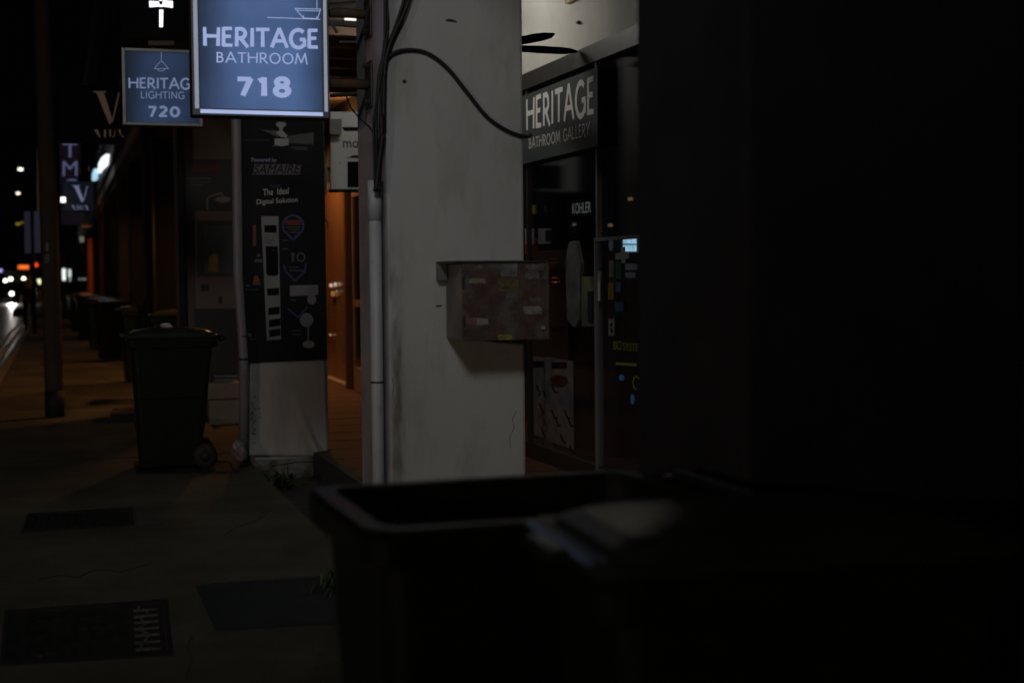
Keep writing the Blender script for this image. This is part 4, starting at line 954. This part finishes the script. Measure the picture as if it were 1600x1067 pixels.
# shop of C and its doors (plane x = 3.4, y 11.2..17)
wpart(MB().box(3.40, 3.62, 11.2, 15.89, 2.7, 3.624), 'shop_wall', mat('warm_wall', (.42, .33, .22), .8, .1, 2, .1), C)
M_oglass = mat('tinted_glass_panel', (.20, .135, .085), .18, .35, 1.6, .05, col2=(.25, .12, .05), c2pos=(.4, .7), c2scale=1.3)
wd = empty('window_display', at(530, 600, 'x', 3.38), 'warm orange-lit glass display front beyond the banner column', 'shop window')
a = at(500, 560, 'x', 3.38); b = at(543, 560, 'x', 3.38)
wpart(MB().box(3.39, 3.42, b.y, 22., .16, 2.69), 'pane', M_oglass, wd)
wpart(MB().box(3.34, 3.43, b.y, 22., .101, .155), 'sill', M_metal, wd)
wpart(MB().box(3.35, 3.43, b.y - .09, b.y - .004, .101, 2.69), 'frame_post', mat('brown_anodised', (.25, .15, .09), .4, .1, 5, 0, metal=.4), wd)
gd = empty('glass_door', at(560, 620, 'x', 3.38), 'narrow framed glass door right of the orange display front', 'door')
c1 = at(555, 560, 'x', 3.38).y; c2 = at(566, 560, 'x', 3.38).y; c3 = at(590, 560, 'x', 3.38).y
wpart(MB().box(3.36, 3.40, c1 - .05, c1, .11, 2.5).box(3.36, 3.40, c3, c3 + .05, .11, 2.5).box(3.36, 3.40, c3 + .051, c1 - .051, .11, .4).box(3.36, 3.40, c3 + .051, c1 - .051, 1.12, 1.2).box(3.36, 3.40, c3 + .051, c1 - .051, 2.42, 2.5), 'door_frame', mat('brass_tone_frame', (.45, .33, .22), .4, .1, 5, 0, metal=.3), gd)
wpart(MB().box(3.375, 3.385, c3 + .051, c1 - .051, .401, 2.419), 'pane', mat('dark_door_glass', (.02, .015, .012), .12, .1, 3, 0), gd)
for k, (x, y, s, c) in enumerate(((518, 446, .022, (1., .75, .6)), (525, 444, .02, (1, .85, .7)), (521, 459, .03, (.7, .3, .1)), (517, 523, .010, (1, .7, .4)), (534, 603, .012, (1, .6, .35)), (527, 455, .015, (.5, .45, .35)))):
    p = at(x, y, 'x', 3.37)  # light reflections in the pane, put in as small glowing boxes
    tag(MB().box(3.355, 3.37, p.y - s * 3, p.y + s * 3, p.z - s, p.z + s, .005).build('display_lamp', emis('displ%d' % k, c, [.6, .5, .35, .5, .5, .3][k])),
        ['small pinkish lamp glowing in the orange display front', 'cream lamp right of the pinkish one in the display', 'broad dim orange lamp under the pair in the display', 'tiny lamp halfway down the orange display front', 'tiny lamp near the foot of the orange display', 'faint grey lamp among the display cluster'][k], 'lamp')

# warm ceiling lamps of the walkway
M_warm = emis('warm_bulb', (1., .42, .12), 2.2)
def warm_lamp(y, e, x=2.7, z=3.6, lab=''):
    t = empty('ceiling_lamp', (x, y, z), lab, 'lamp', 'warm lamps on the walkway ceiling')
    wpart(MB().tube([(x, y, z + .022), (x, y, z - .03)], .11, 16), 'lamp_base', M_white, t)
    wpart(MB().loft([[(x + r * math.cos(a * math.pi / 8), y + r * math.sin(a * math.pi / 8), z - zz) for a in range(16)] for r, zz in ((.10, .031), (.095, .06), (.06, .085), (.01, .095))]), 'lamp_shade', M_warm, t, True)
    light('ceiling_lamp_light', 'SPOT', (x, y, z - .12), e, (1., .40, .12), .1, aim=(x, y, 0), spot=152, blend=.35, parent=t)
for k, (y, e) in enumerate(((17.8, 150), (22.8, 170), (28, 90), (34, 60), (42, 60), (52, 60))):
    warm_lamp(y, e, lab='warm orange lamp on the walkway ceiling past the banner column')
wl2 = empty('wall_lamp', (3.2, 16.9, 3.3), 'small amber lamp washing the walkway ceiling between the signs', 'lamp')
wpart(MB().box(3.14, 3.26, 16.86, 16.94, 3.22, 3.30, .01), 'lamp_body', M_dmetal, wl2)
light('wall_lamp_light', 'POINT', (3.2, 16.9, 3.40), 3.0, (1., .42, .13), .04, parent=wl2)
# ceiling furniture seen in the gap between sign and pillar: dark battens, ducts
for k, (xa, ya, xb, yb, Yk, rr_, lab) in enumerate(((513, 4, 566, 0, 7.3, .010, 'thin pale pipe above the upper sign bracket'), (513, 36, 566, 40, 7.6, .016, 'pale flat bar just under the upper sign bracket'), (516, 33, 527, 52, 7.3, .008, 'short slanted stay bar beside the 718 sign'), (530, 66, 566, 66, 8.2, .007, 'thin horizontal rod between the two sign brackets'), (516, 150, 566, 147, 9.2, .013, 'dark rail below the lower sign bracket'))):
    tag(MB().tube([at(xa, ya, 'y', Yk), at(xb, yb, 'y', Yk)], rr_, 8).build('rail', M_dmetal if k == 4 else mat('dull_pale_bar', (.14, .13, .12), .6, .3, 9, .1)), lab, 'rail')
cb = empty('ceiling_joists', (2.4, 12.5, 3.5), 'timber joists and pale battens under the walkway ceiling', 'joists')
mb = MB()
for k in range(7): mb.box(1.8, 3.38, 11.9 + k * .62, 11.98 + k * .62, 3.50, 3.62)
wpart(mb, 'joist', M_wood, cb)
mb = MB()
for k, yy in enumerate((9.0, 9.5, 10.2, 10.7)): mb.box(1.78, 3.0, yy, yy + .05, 3.46, 3.50)
wpart(mb, 'batten', mat('pale_batten', (.35, .33, .3), .7, .1, 5, 0), cb)

# ------------------------------------------------------------------ column D advert (face y = 15.9)
DY = 15.88
ad = empty('advert_panel', at(330, 600, 'y', DY), 'dim shower advertisement with a bright mirror picture on the brown column', 'poster')
def dp_(name, m, fn):
    mb = MB(); fn(mb); return wpart(mb, name, m, ad)
dr_ = lambda mb, x0, y0, x1, y1, off=.001, sl=0: pxrect(mb, x0, y0, x1, y1, 'y', DY, NEG, off, .002, sl)
dp_('dark_sheet', mat('ad_black', (.03, .022, .022), .5, .2, 3, 0), lambda mb: dr_(mb, 289, 249, 372, 600, 0))
dp_('pink_sheet', mat('ad_pink', (.17, .12, .115), .6, .12, 3, 0), lambda mb: (dr_(mb, 305, 330, 372, 482, .003), dr_(mb, 290, 400, 304, 520, .003)))
dp_('mirror_frame', mat('ad_dark', (.05, .045, .045), .5, .2, 3, 0), lambda mb: dr_(mb, 308, 345, 372, 432, .006))
dp_('mirror_picture', mat('ad_teal', (.07, .10, .11), .4, .5, 2.5, 0), lambda mb: dr_(mb, 319, 352, 372, 428, .009))
dp_('yellow_picture', mat('ad_yellow', (.34, .25, .05), .4, .3, 9, 0), lambda mb: pxpoly(mb, [(325, 425), (341, 425), (341, 402), (335, 395), (327, 402)], 'y', DY, NEG, .012, .001))
dp_('shower_picture', mat('ad_gold', (.28, .20, .14), .4, .1, 5, 0), lambda mb: (pxline(mb, [(324, 328), (324, 311), (328, 307), (346, 302), (349, 308)], 2.2, 'y', DY, NEG, .004), pxpoly(mb, ell(348, 312, 12, 4.5), 'y', DY, NEG, .005)))
dp_('red_heading', mat('ad_red', (.12, .012, .012), .5, .3, 20, 0), lambda mb: dr_(mb, 299, 258, 345, 268, .003))
dp_('print_lines', mat('ad_text', (.16, .13, .12), .5, .2, 20, 0), lambda mb: (dr_(mb, 291, 278, 330, 280, .003), dr_(mb, 296, 284, 328, 285.2, .003), dr_(mb, 300, 288.5, 318, 289.7, .003)))
dp_('dark_band', mat('ad_band', (.02, .018, .018), .5, .2, 20, 0), lambda mb: (dr_(mb, 330, 482, 372, 510, .006), dr_(mb, 334, 582, 374, 599, .003), dr_(mb, 341, 463, 347, 475, .006), dr_(mb, 314, 444, 327, 455, .006)))
dp_('bottom_lines', mat('ad_text2', (.20, .19, .18), .5, .3, 60, 0), lambda mb: (dr_(mb, 335, 586, 372, 589, .006), dr_(mb, 335, 592, 372, 595, .006)))
stp = empty('stone_steps', at(350, 650, 'y', 15.6), 'beige stone steps at the foot of the brown column', 'steps')
sx0, sx1 = at(325, 640, 'y', 15.6).x, at(392, 640, 'y', 15.6).x
M_stone = mat('beige_stone', (.28, .22, .16), .8, .15, 6, .2)
wpart(MB().box(sx0, sx1, 15.5, 15.86, -.2, .16, .008), 'lower_step', M_stone, stp)
wpart(MB().box(sx0, sx1, 15.62, 15.868, .164, .34, .008), 'upper_step', M_stone, stp)
# pipe at left edge of D and further columns
for x, Y, w_, lab in ((287, 15.75, .04, 'slim grey pipe up the left edge of the advertisement column'), (242, 20.4, .03, 'slim pale pipe on the black column beyond')):
    p = at(x, 480, 'y', Y)
    tag(MB().tube([(p.x, Y, 0), (p.x, Y, 3.6)], w_, 10).build('slim_pipe', M_midcol if x > 260 else mat('pale_pipe', (.025, .022, .02), .5, .1, 5, 0), None, True), lab, 'pipe')

# ------------------------------------------------------------------ wheelie bins
def rrect(hx, hy, r, z, n=4, cx=0, cy=0):
    P = []
    for sx, sy, a0 in ((1, 1, 0), (-1, 1, 90), (-1, -1, 180), (1, -1, 270)):
        for k in range(n + 1):
            a = R(a0 + 90 * k / n); P.append((cx + sx * (hx - r) + r * math.cos(a), cy + sy * (hy - r) + r * math.sin(a), z))
    return P
def wheelie_bin(loc, rz, label, opened=False, scale=1., group=None, name='wheelie_bin'):
    t = empty(name, loc, label, 'bin', group, rz)
    # body: front is -x, hinge and wheels at +x ; rim at 1.02
    b = MB()
    outer = [rrect(.245, .215, .05, .03, cx=-.03), rrect(.25, .22, .05, .10, cx=-.03), rrect(.285, .24, .05, .55, cx=-.015), rrect(.292, .247, .05, .56, cx=-.015), rrect(.325, .265, .05, .93), rrect(.335, .27, .05, .99)]
    inner = [rrect(.315, .25, .045, .99), rrect(.27, .225, .04, .4), rrect(.23, .2, .04, .06, cx=-.03)]
    b.loft(outer + inner)
    for yy in (-.12, .12): b.box(-.305, -.285, yy - .012, yy + .012, .30, .88, .004)
    wpart_l(b, 'body', M_binG, t)
    r_ = MB().loft([rrect(.345, .28, .055, .945), rrect(.362, .297, .06, .95), rrect(.365, .30, .06, 1.0), rrect(.355, .29, .06, 1.015), rrect(.318, .253, .05, 1.015), rrect(.318, .253, .05, .96), rrect(.345, .28, .055, .945)], False, False)
    wpart_l(r_, 'rim', M_binG, t)
    h = MB().tube([(.375, -.2, 1.0), (.425, -.2, 1.01), (.432, -.17, 1.012), (.432, .17, 1.012), (.425, .2, 1.01), (.375, .2, 1.0)], .016, 8)
    wpart_l(h, 'handle', M_binG, t, True)
    ld = MB()
    rings = [rrect(.366, .300, .06, 1.02), rrect(.372, .305, .065, 1.028), rrect(.374, .307, .065, 1.040), rrect(.364, .298, .065, 1.046), rrect(.335, .268, .07, 1.043), rrect(.325, .258, .07, 1.058), rrect(.29, .225, .08, 1.074), rrect(.22, .17, .08, 1.084), rrect(.15, .12, .06, 1.093), rrect(.04, .04, .02, 1.095)]
    ld.loft(rings); ld.box(-.405, -.37, -.10, .10, 1.022, 1.045, .006)
    if opened:
        M_ = Matrix.Translation((.41, 0, 1.03)) @ Matrix.Rotation(R(-92 + 190), 4, 'Y') @ Matrix.Translation((.0, 0, -1.03)) 
        M_ = Matrix.Translation((.455, 0, 1.0)) @ Matrix.Rotation(R(90), 4, 'Y') @ Matrix.Translation((.40, 0, -1.02))
        ld.bm.transform(M_)
    wpart_l(ld, 'lid', mat('lid_plastic', (.028, .038, .030), .27, .2, 9, .06, spec=.55), t)  # lid colour raised above the body to stand in for sheen
    for sy in (-1, 1):
        wv = MB().loft([[(.25 + r1 * math.cos(a * math.pi / 10), sy * yy, .10 + r1 * math.sin(a * math.pi / 10)) for a in range(20)] for r1, yy in ((.05, .205), (.088, .21), (.10, .225), (.10, .255), (.088, .268), (.05, .272))])
        wh = wpart_l(wv, 'wheel', M_binK, t, True)
        hb = MB().loft([[(.25 + r1 * math.cos(a * math.pi / 6), sy * yy, .10 + r1 * math.sin(a * math.pi / 6)) for a in range(12)] for r1, yy in ((.04, .273), (.035, .285), (.01, .287))])
        wpart_l(hb, 'hub', M_binK, wh, True)
    wpart_l(MB().tube([(.25, -.2, .10), (.25, .2, .10)], .012, 8), 'axle', M_dmetal, t)
    t.scale = (scale, scale, scale)
    return t
def wpart_l(mb, name, m, parent, smooth=False): return mb.build(name, m, parent, smooth)
def copy_tree(o, parent=None):
    c = o.copy(); COL.objects.link(c); c.parent = parent
    for ch in list(o.children): copy_tree(ch, c)
    return c
binA = wheelie_bin((.91, 2.83, 0), R(1), 'open dark green wheelie bin in the foreground with its lid thrown back', True, 1.035)
binA.scale = (1.08, 1.035, 1.0)
binB = wheelie_bin((1.17, 2.21, 0), R(-4), 'closed dark green wheelie bin nearest the camera at bottom right', False, 1.03)
binB.scale = (1.03, .80, .99)
pb = at(268, 731, 'z', 0)
binC = wheelie_bin((pb.x + .02, pb.y + .1, 0), R(-2), 'closed dark green wheelie bin standing before the banner column', False, 1.0)
labs = ['wheelie bin second along the pavement past the lamp pole', 'wheelie bin half hidden behind the bin before the banner column', 'wheelie bin third in the receding pavement row', 'wheelie bin fourth in the receding pavement row', 'wheelie bin fifth in the receding row of bins', 'farthest small wheelie bin beside the lamp pole']
binC.scale = (.94, 1, 1)
for k, (x, y, rz) in enumerate(((212, 597, 3), (262, 640, -8), (168, 563, 5), (152, 547, -4), (133, 530, 0), (120, 519, 2))):
    p = at(x, y, 'z', 0); c = copy_tree(binC); c.location = (p.x + (.12 if k != 1 else .25), p.y + .1 + (1.2 if k == 1 else 0), 0); c.rotation_euler = (0, 0, R(rz)); c['label'] = 'dark green ' + labs[k]
    c['group'] = 'wheelie bins along the pavement'
binC['group'] = 'wheelie bins along the pavement'
# crumpled tissue on binC lid
bm = bmesh.new(); bmesh.ops.create_icosphere(bm, subdivisions=2, radius=.032)
for v in bm.verts: v.co *= 1 + .7 * noise.noise(v.co * 40); v.co.z *= .6
me = bpy.data.meshes.new('tissue'); bm.to_mesh(me); bm.free(); me.materials.append(mat('tissue_paper', (.6, .6, .55), .8, .1, 9, 0))
o = bpy.data.objects.new('tissue', me); COL.objects.link(o); o.location = (binC.location.x - .02, binC.location.y + .05, 1.105); o.scale = (1.5, 1, 1)
tag(o, 'crumpled white tissue lying on the lid of the bin before the banner column', 'tissue')

# ------------------------------------------------------------------ street: lamps, sign, traffic lights, vehicles
pb = at(86, 651, 'z', 0)
lp, _ = street_lamp(pb.x, pb.y, 8.5, 'brown-grey numbered lamp pole with a black base band standing on the pavement', head=(-2.4, .3), lean=-.006, r0=.096, r1=.090)
mb = MB(); LY = pb.y - .105
font_on(mb, '1', quadpx(71.5, 379, 75.5, 392, 'y', LY), NEG, 0); font_on(mb, '8', quadpx(70, 397, 77, 411, 'y', LY), NEG, 0)
wpart(mb, 'pole_number', mat('number_paint', (.22, .2, .18), .6, .1, 5, 0), lp)
for k, (x, y, hgt, lab) in enumerate(((38, 262, 9., 'nearer of two small lit street lamps far down the road'), (33, 300, 9., 'farther of two small lit street lamps far down the road'))):
    d = ray(x, y); t_ = (hgt - .5 - CAMZ) / d.z; p = Vector((0, 0, CAMZ)) + d * t_
    lx = p.x + 1.6
    c, e = street_lamp(lx, p.y, hgt, lab, head=(-1.6, 0), lit=M_black)
    mb = MB(); mb.tube([(p.x - .36, p.y, hgt - .62), (p.x - .10, p.y, hgt - .62)], .07, 10)
    wpart(mb, 'lantern', emis('lant%d' % k, (1., .86, .66) if k else (1., .95, .85), 3), c)
# road sign on post
Ys = 41.
rs = empty('road_sign', at(50, 516, 'y', Ys), 'dim bluish board on a thin post at the kerb', 'road sign')
mb = MB(); pxpoly(mb, [(39, 396), (76, 394), (73, 330), (38, 331)], 'y', Ys, NEG, 0, .05); wpart(mb, 'board', mat('bluish_board', (.12, .12, .16), .6, .1, 1, 0, emit=srgb(26, 26, 36), strength=1.), rs)
a = at(50, 330, 'y', Ys - .1); wpart(MB().tube([(a.x, Ys - .1, 0), (a.x, Ys - .1, a.z)], .05, 10), 'post', M_dmetal, rs, True)
def traffic_light(x, y, Y, label, r=.14):
    p = at(x, y, 'y', Y); t = empty('traffic_light', (p.x, Y, 0), label, 'traffic light')
    wpart(MB().tube([(p.x, Y + .2, 0), (p.x, Y + .2, p.z - .5)], .06, 10), 'post', M_dmetal, t, True)
    wpart(MB().box(p.x - .17, p.x + .17, Y, Y + .3, p.z - .85, p.z + .2, .03), 'housing', M_black, t)
    for k, c in enumerate((None, None)):
        wpart(MB().tube([(p.x, Y - .02, p.z - .32 * (k + 1)), (p.x, Y - .001, p.z - .32 * (k + 1))], .1, 14), 'dark_lens', M_dmetal, t)
    wpart(MB().tube([(p.x, Y - .03, p.z), (p.x, Y - .001, p.z)], r, 16), 'red_lens', emis('red_lens', (1., .05, .01), 1.5), t)
traffic_light(70.5, 401, 60, 'glowing red traffic light just left of the lamp pole')
traffic_light(56.5, 414, 95, 'dimmer red traffic light farther off behind the road sign', .12)

def car(x, Y, label, head, colr=(.03, .03, .035)):
    t = empty('car', (x, Y, -.13), label, 'car')
    m = mat('car_paint_%d' % int(Y), colr, .25, .05, 3, 0, metal=.3)
    prof = [(.0, .30), (.02, .62), (.25, .78), (1.05, .92), (1.75, 1.38), (3.0, 1.42), (3.9, 1.0), (4.35, .95), (4.4, .35)]
    b = MB(); z0 = -.13
    def sec(xo, k): return [(x + xo, Y + p[0], z0 + .25 + (p[1] - .25) * k) for p in prof]
    b.loft([sec(-.86, .82), sec(-.78, 1.), sec(.78, 1.), sec(.86, .82)])
    wpart(b, 'body', m, t, False)
    wpart(MB().prism([(x - .62, Y + 1.10, z0 + .98), (x + .62, Y + 1.10, z0 + .98), (x + .55, Y + 1.68, z0 + 1.36), (x - .55, Y + 1.68, z0 + 1.36)], (0, -.6, .8), .012), 'windscreen', mat('dark_window_glass', (.01, .012, .015), .15, .1, 3, 0), t)
    for sx in (-1, 1):
        for yy in (.8, 3.5):
            wh = wpart(MB().tube([(x + sx * .70, Y + yy, z0 + .31), (x + sx * .88, Y + yy, z0 + .31)], .31, 18), 'wheel', M_binK, t)
        wpart(MB().tube([(x + sx * .62, Y - .06, z0 + .66), (x + sx * .62, Y - .01, z0 + .66)], .12, 14), 'headlight', emis('headlight', (1., .95, .88), head), t)
    wpart(MB().box(x - .35, x + .35, Y - .03, Y - .005, z0 + .36, z0 + .5), 'grille', M_black, t)
    return t
# photo: one headlight at (18,448) near, row of lights at y~437 behind
pc = at(18, 446.5, 'y', 100.)
car(pc.x - .62, 100., 'oncoming dark car with bright headlights at the far left of the road', 9.)
car(at(33, 442, 'y', 165.).x - .1, 165., 'second oncoming car with lit headlights behind the first', 14., (.05, .05, .05))
light('car_headlight_glow', 'SPOT', (pc.x, 99.8, .5), 700, (1., .92, .88), .1, aim=(pc.x, 80, -.13), spot=70)
# bus with orange display
def bus(x, Y):
    t = empty('bus', (x, Y, -.13), 'dark bus with an orange lit display and lit lamps beyond the cars', 'bus')
    wpart(MB().box(x - 1.25, x + 1.25, Y, Y + 10, .2, 2.95, .08), 'body', mat('bus_paint', (.04, .04, .045), .4, .1, 2, 0), t)
    wpart(MB().box(x - 1.1, x + 1.1, Y - .02, Y - .003, 1.0, 2.25), 'windscreen', MATS['dark_window_glass'], t)
    wpart(MB().box(x + .1, x + 1.0, Y - .03, Y - .003, 2.38, 2.72), 'display', emis('led_orange', (1., .16, .02), 1.2, .5, 6), t)
    for dx in (-1, -.55, .55, 1.): wpart(MB().tube([(x + dx, Y - .04, 1.35 if abs(dx) > .8 else 1.5), (x + dx, Y - .003, 1.35 if abs(dx) > .8 else 1.5)], .16, 12), 'headlight', emis('bus_lamp', (1., .9, .75), 5), t)
    for sx in (-1, 1):
        for yy in (2, 7.5): wpart(MB().tube([(x + sx * .95, Y + yy, .35), (x + sx * 1.24, Y + yy, .35)], .48, 18), 'wheel', M_binK, t)
pbx = at(36, 425, 'y', 135.)
bus(pbx.x - .5, 135.)
# scattered far lights
far = [(28, 350, 90, .12, .05, (.55, .42, .04), .5, 'faint yellow lit sign above the road'), (34, 348, 95, .08, .05, (.45, .32, .03), .4, 'second fainter yellow sign beside the first'),
       (6, 422, 150, .25, .08, (.7, .5, 1.), 1., 'violet shop light at the left picture edge'), (1, 423, 150, .2, .15, (.5, .4, 1.), 1., 'violet-blue light at the very left edge'), (13, 423, 150, .2, .12, (.3, .4, 1.), 1., 'blue far light right of the violet ones'), (7, 425, 152, .2, .1, (1., .25, .05), 1., 'orange far light under the violet one'), (14, 434, 140, .12, .12, (.9, .45, .3), .8, 'small pinkish far light over the cars'),
       (61, 440, 70, .07, .12, (.9, .9, .5), 1.4, 'cream far light between person and pole'), (69, 441, 60, .035, .28, (.85, .88, .9), 1., 'thin white light strip at the edge of the lamp pole'),
       (100, 429, 50, .055, .20, (.85, .9, .85), 1.2, 'upright white light right of the lamp pole'), (109, 427, 52, .05, .14, (.65, .75, .7), .9, 'second upright pale light right of the pole'), (109.5, 437, 52, .03, .06, (.35, .45, .42), .7, 'small dim light under the second upright light'),
       (124, 436, 40, .03, .03, (.3, .3, .32), .4, 'tiny dim light left of a trio above far bins'), (129, 436.5, 40, .03, .03, (.3, .3, .32), .4, 'middle tiny dim light above far bins'), (133, 436, 40, .03, .03, (.34, .34, .36), .4, 'right tiny dim light above far bins'),
       (39, 506, 43.5, .035, .075, (.8, .8, .5), 1., 'small bright cream light low beside the walker'), (128, 374, 36, .05, .07, (.25, .25, .2), .5, 'dim pale lamp under a far facade')]
for k, (x, y, Y, hw, hh, c, st, lab) in enumerate(far):
    p = at(x, y, 'y', Y)
    tag(MB().box(p.x - hw, p.x + hw, Y, Y + .05, p.z - hh, p.z + hh, min(hw, hh) * .5).build('distant_light', emis('far%d' % k, c, st)), lab, 'light')

# ------------------------------------------------------------------ far column sides: orange lamplight put into the post colours
for k, (x0, x1, y0, y1, Y, c, lab) in enumerate(((138.5, 144, 372, 462, 44, (.55, .13, .05), 'red-orange lit upright post beside the far bins'), (126, 133, 395, 455, 50, (.10, .04, .02), 'dim brown upright post left of the orange one'), (97.5, 103, 395, 510, 56, (.16, .08, .04), 'dim tan post just right of the lamp pole'))):
    a = at(x0, y1, 'y', Y); b = at(x1, y0, 'y', Y)
    tag(MB().box(a.x, b.x, Y, Y + .25, 0, b.z, .01).build('post', mat('post%d' % k, c, .6, .15, 3, 0)), lab, 'post')
pl = at(139, 370, 'y', 42.5)
rl = empty('wall_lamp', (pl.x - .15, 42.6, pl.z + .3), 'hidden orange lamp above the red-orange post', 'lamp')
wpart(MB().box(pl.x - .2, pl.x + .1, 42.6, 42.8, pl.z + .28, pl.z + .36, .01), 'lamp_body', M_dmetal, rl)
light('wall_lamp_light', 'POINT', (pl.x - .1, 42.5, pl.z + .1), 5, (1., .3, .1), .05, parent=rl)

# ------------------------------------------------------------------ person walking away
def skinned(name, joints, bones, m, parent, sub=2):
    me = bpy.data.meshes.new(name)
    keys = list(joints); idx = {k: i for i, k in enumerate(keys)}
    me.from_pydata([joints[k][0] for k in keys], [(idx[a], idx[b]) for a, b in bones], [])
    o = bpy.data.objects.new(name + '_tmp', me); COL.objects.link(o)
    o.modifiers.new('s', 'SKIN'); sv = me.skin_vertices[0].data
    for k in keys:
        r = joints[k][1]; sv[idx[k]].radius = r if isinstance(r, tuple) else (r, r)
    sv[0].use_root = True
    sb = o.modifiers.new('u', 'SUBSURF'); sb.levels = sub; sb.render_levels = sub
    bpy.context.view_layer.update()
    m2 = bpy.data.meshes.new_from_object(o.evaluated_get(bpy.context.evaluated_depsgraph_get()))
    bpy.data.objects.remove(o); m2.name = name
    m2.materials.clear(); m2.materials.append(m)
    for f in m2.polygons: f.use_smooth = True
    q_ = bpy.data.objects.new(name, m2); COL.objects.link(q_); q_.parent = parent
    return q_
pp_ = at(47, 516, 'z', 0)
pn = empty('person', (pp_.x, pp_.y, 0), 'person in dark clothes walking on the pavement carrying a bag', 'person')
skin = mat('skin', (.20, .12, .09), .6, .1, 5, 0); cloth = mat('dark_cloth', (.012, .013, .018), .85, .2, 9, 0); trs = mat('dark_trousers', (.010, .010, .012), .85, .2, 9, 0)
J = {'pelvis': ((0, 0, .93), (.14, .10)), 'belly': ((0, 0, 1.08), (.14, .10)), 'chest': ((0, 0, 1.28), (.17, .11)), 'neck': ((0, .01, 1.46), .055), 'chin': ((0, .02, 1.53), .065), 'head': ((0, .02, 1.62), (.078, .09)), 'crown': ((0, .01, 1.69), .05),
     'sl': ((-.19, 0, 1.40), .055), 'el': ((-.27, -.02, 1.13), .042), 'wl': ((-.30, .05, .88), .028), 'hl': ((-.305, .07, .80), (.03, .018)), 'fl': ((-.305, .08, .73), (.02, .01)),
     'sr': ((.19, 0, 1.40), .055), 'er': ((.27, .03, 1.13), .042), 'wr': ((.31, -.06, .90), .028), 'hr': ((.315, -.07, .82), (.03, .018)), 'fr': ((.315, -.08, .75), (.02, .01)),
     'pl': ((-.09, 0, .88), .085), 'kl': ((-.11, -.10, .50), .055), 'al': ((-.12, .02, .10), .038), 'tl': ((-.12, -.13, .03), (.035, .03)),
     'pr': ((.09, 0, .88), .085), 'kr': ((.10, .06, .50), .055), 'ar': ((.11, .22, .12), .038), 'tr': ((.11, .09, .03), (.035, .03))}
Bn = [('pelvis', 'belly'), ('belly', 'chest'), ('chest', 'neck'), ('neck', 'chin'), ('chin', 'head'), ('head', 'crown'), ('chest', 'sl'), ('sl', 'el'), ('el', 'wl'), ('wl', 'hl'), ('hl', 'fl'), ('chest', 'sr'), ('sr', 'er'), ('er', 'wr'), ('wr', 'hr'), ('hr', 'fr'),
      ('pelvis', 'pl'), ('pl', 'kl'), ('kl', 'al'), ('al', 'tl'), ('pelvis', 'pr'), ('pr', 'kr'), ('kr', 'ar'), ('ar', 'tr')]
skinned('body', J, Bn, skin, pn)
def sub(keys, g): 
    out = {}
    for k in keys:
        r = J[k][1]; out[k] = (J[k][0], tuple(c + g for c in r) if isinstance(r, tuple) else r + g)
    return out
sk = ['belly', 'chest', 'neck', 'sl', 'el', 'sr', 'er', 'pelvis']
S1 = sub(sk, .02); S1['neck'] = ((0, .005, 1.42), .07)
skinned('shirt', S1, [b for b in Bn if b[0] in sk and b[1] in sk], cloth, pn)
tk = ['pelvis', 'pl', 'kl', 'al', 'pr', 'kr', 'ar']
skinned('trousers', sub(tk, .022), [b for b in Bn if b[0] in tk and b[1] in tk], trs, pn)
skinned('hair', {'a': ((0, .0, 1.60), (.085, .09)), 'b': ((0, -.01, 1.69), (.075, .08))}, [('a', 'b')], cloth, pn)
for sx, yy, zz in ((-.12, -.06, .035), (.11, .16, .04)):
    wpart_l(MB().box(sx - .045, sx + .045, yy - .13, yy + .12, 0, .075, .025), 'shoe', M_binK, pn)
bgx = pp_ + Vector((-.31, .07, 0))
bgo = empty('carrier_bag', bgx + Vector((0, 0, .36)), 'dark carrier bag held low in the left hand of the walker', 'bag')
wpart(MB().loft([[(bgx.x + sx * a, bgx.y + sy * b, z) for sx, sy in ((-1, -1), (1, -1), (1, 1), (-1, 1))] for a, b, z in ((.11, .06, .38), (.16, .09, .42), (.15, .07, .56), (.07, .03, .66))]), 'bag_body', mat('bag_plastic', (.06, .06, .065), .4, .2, 9, 0), bgo, True)
wpart(MB().tube([bgx + Vector((-.05, 0, .64)), bgx + Vector((0, 0, .76)), bgx + Vector((.05, 0, .64))], .008, 6), 'handle', M_black, bgo)
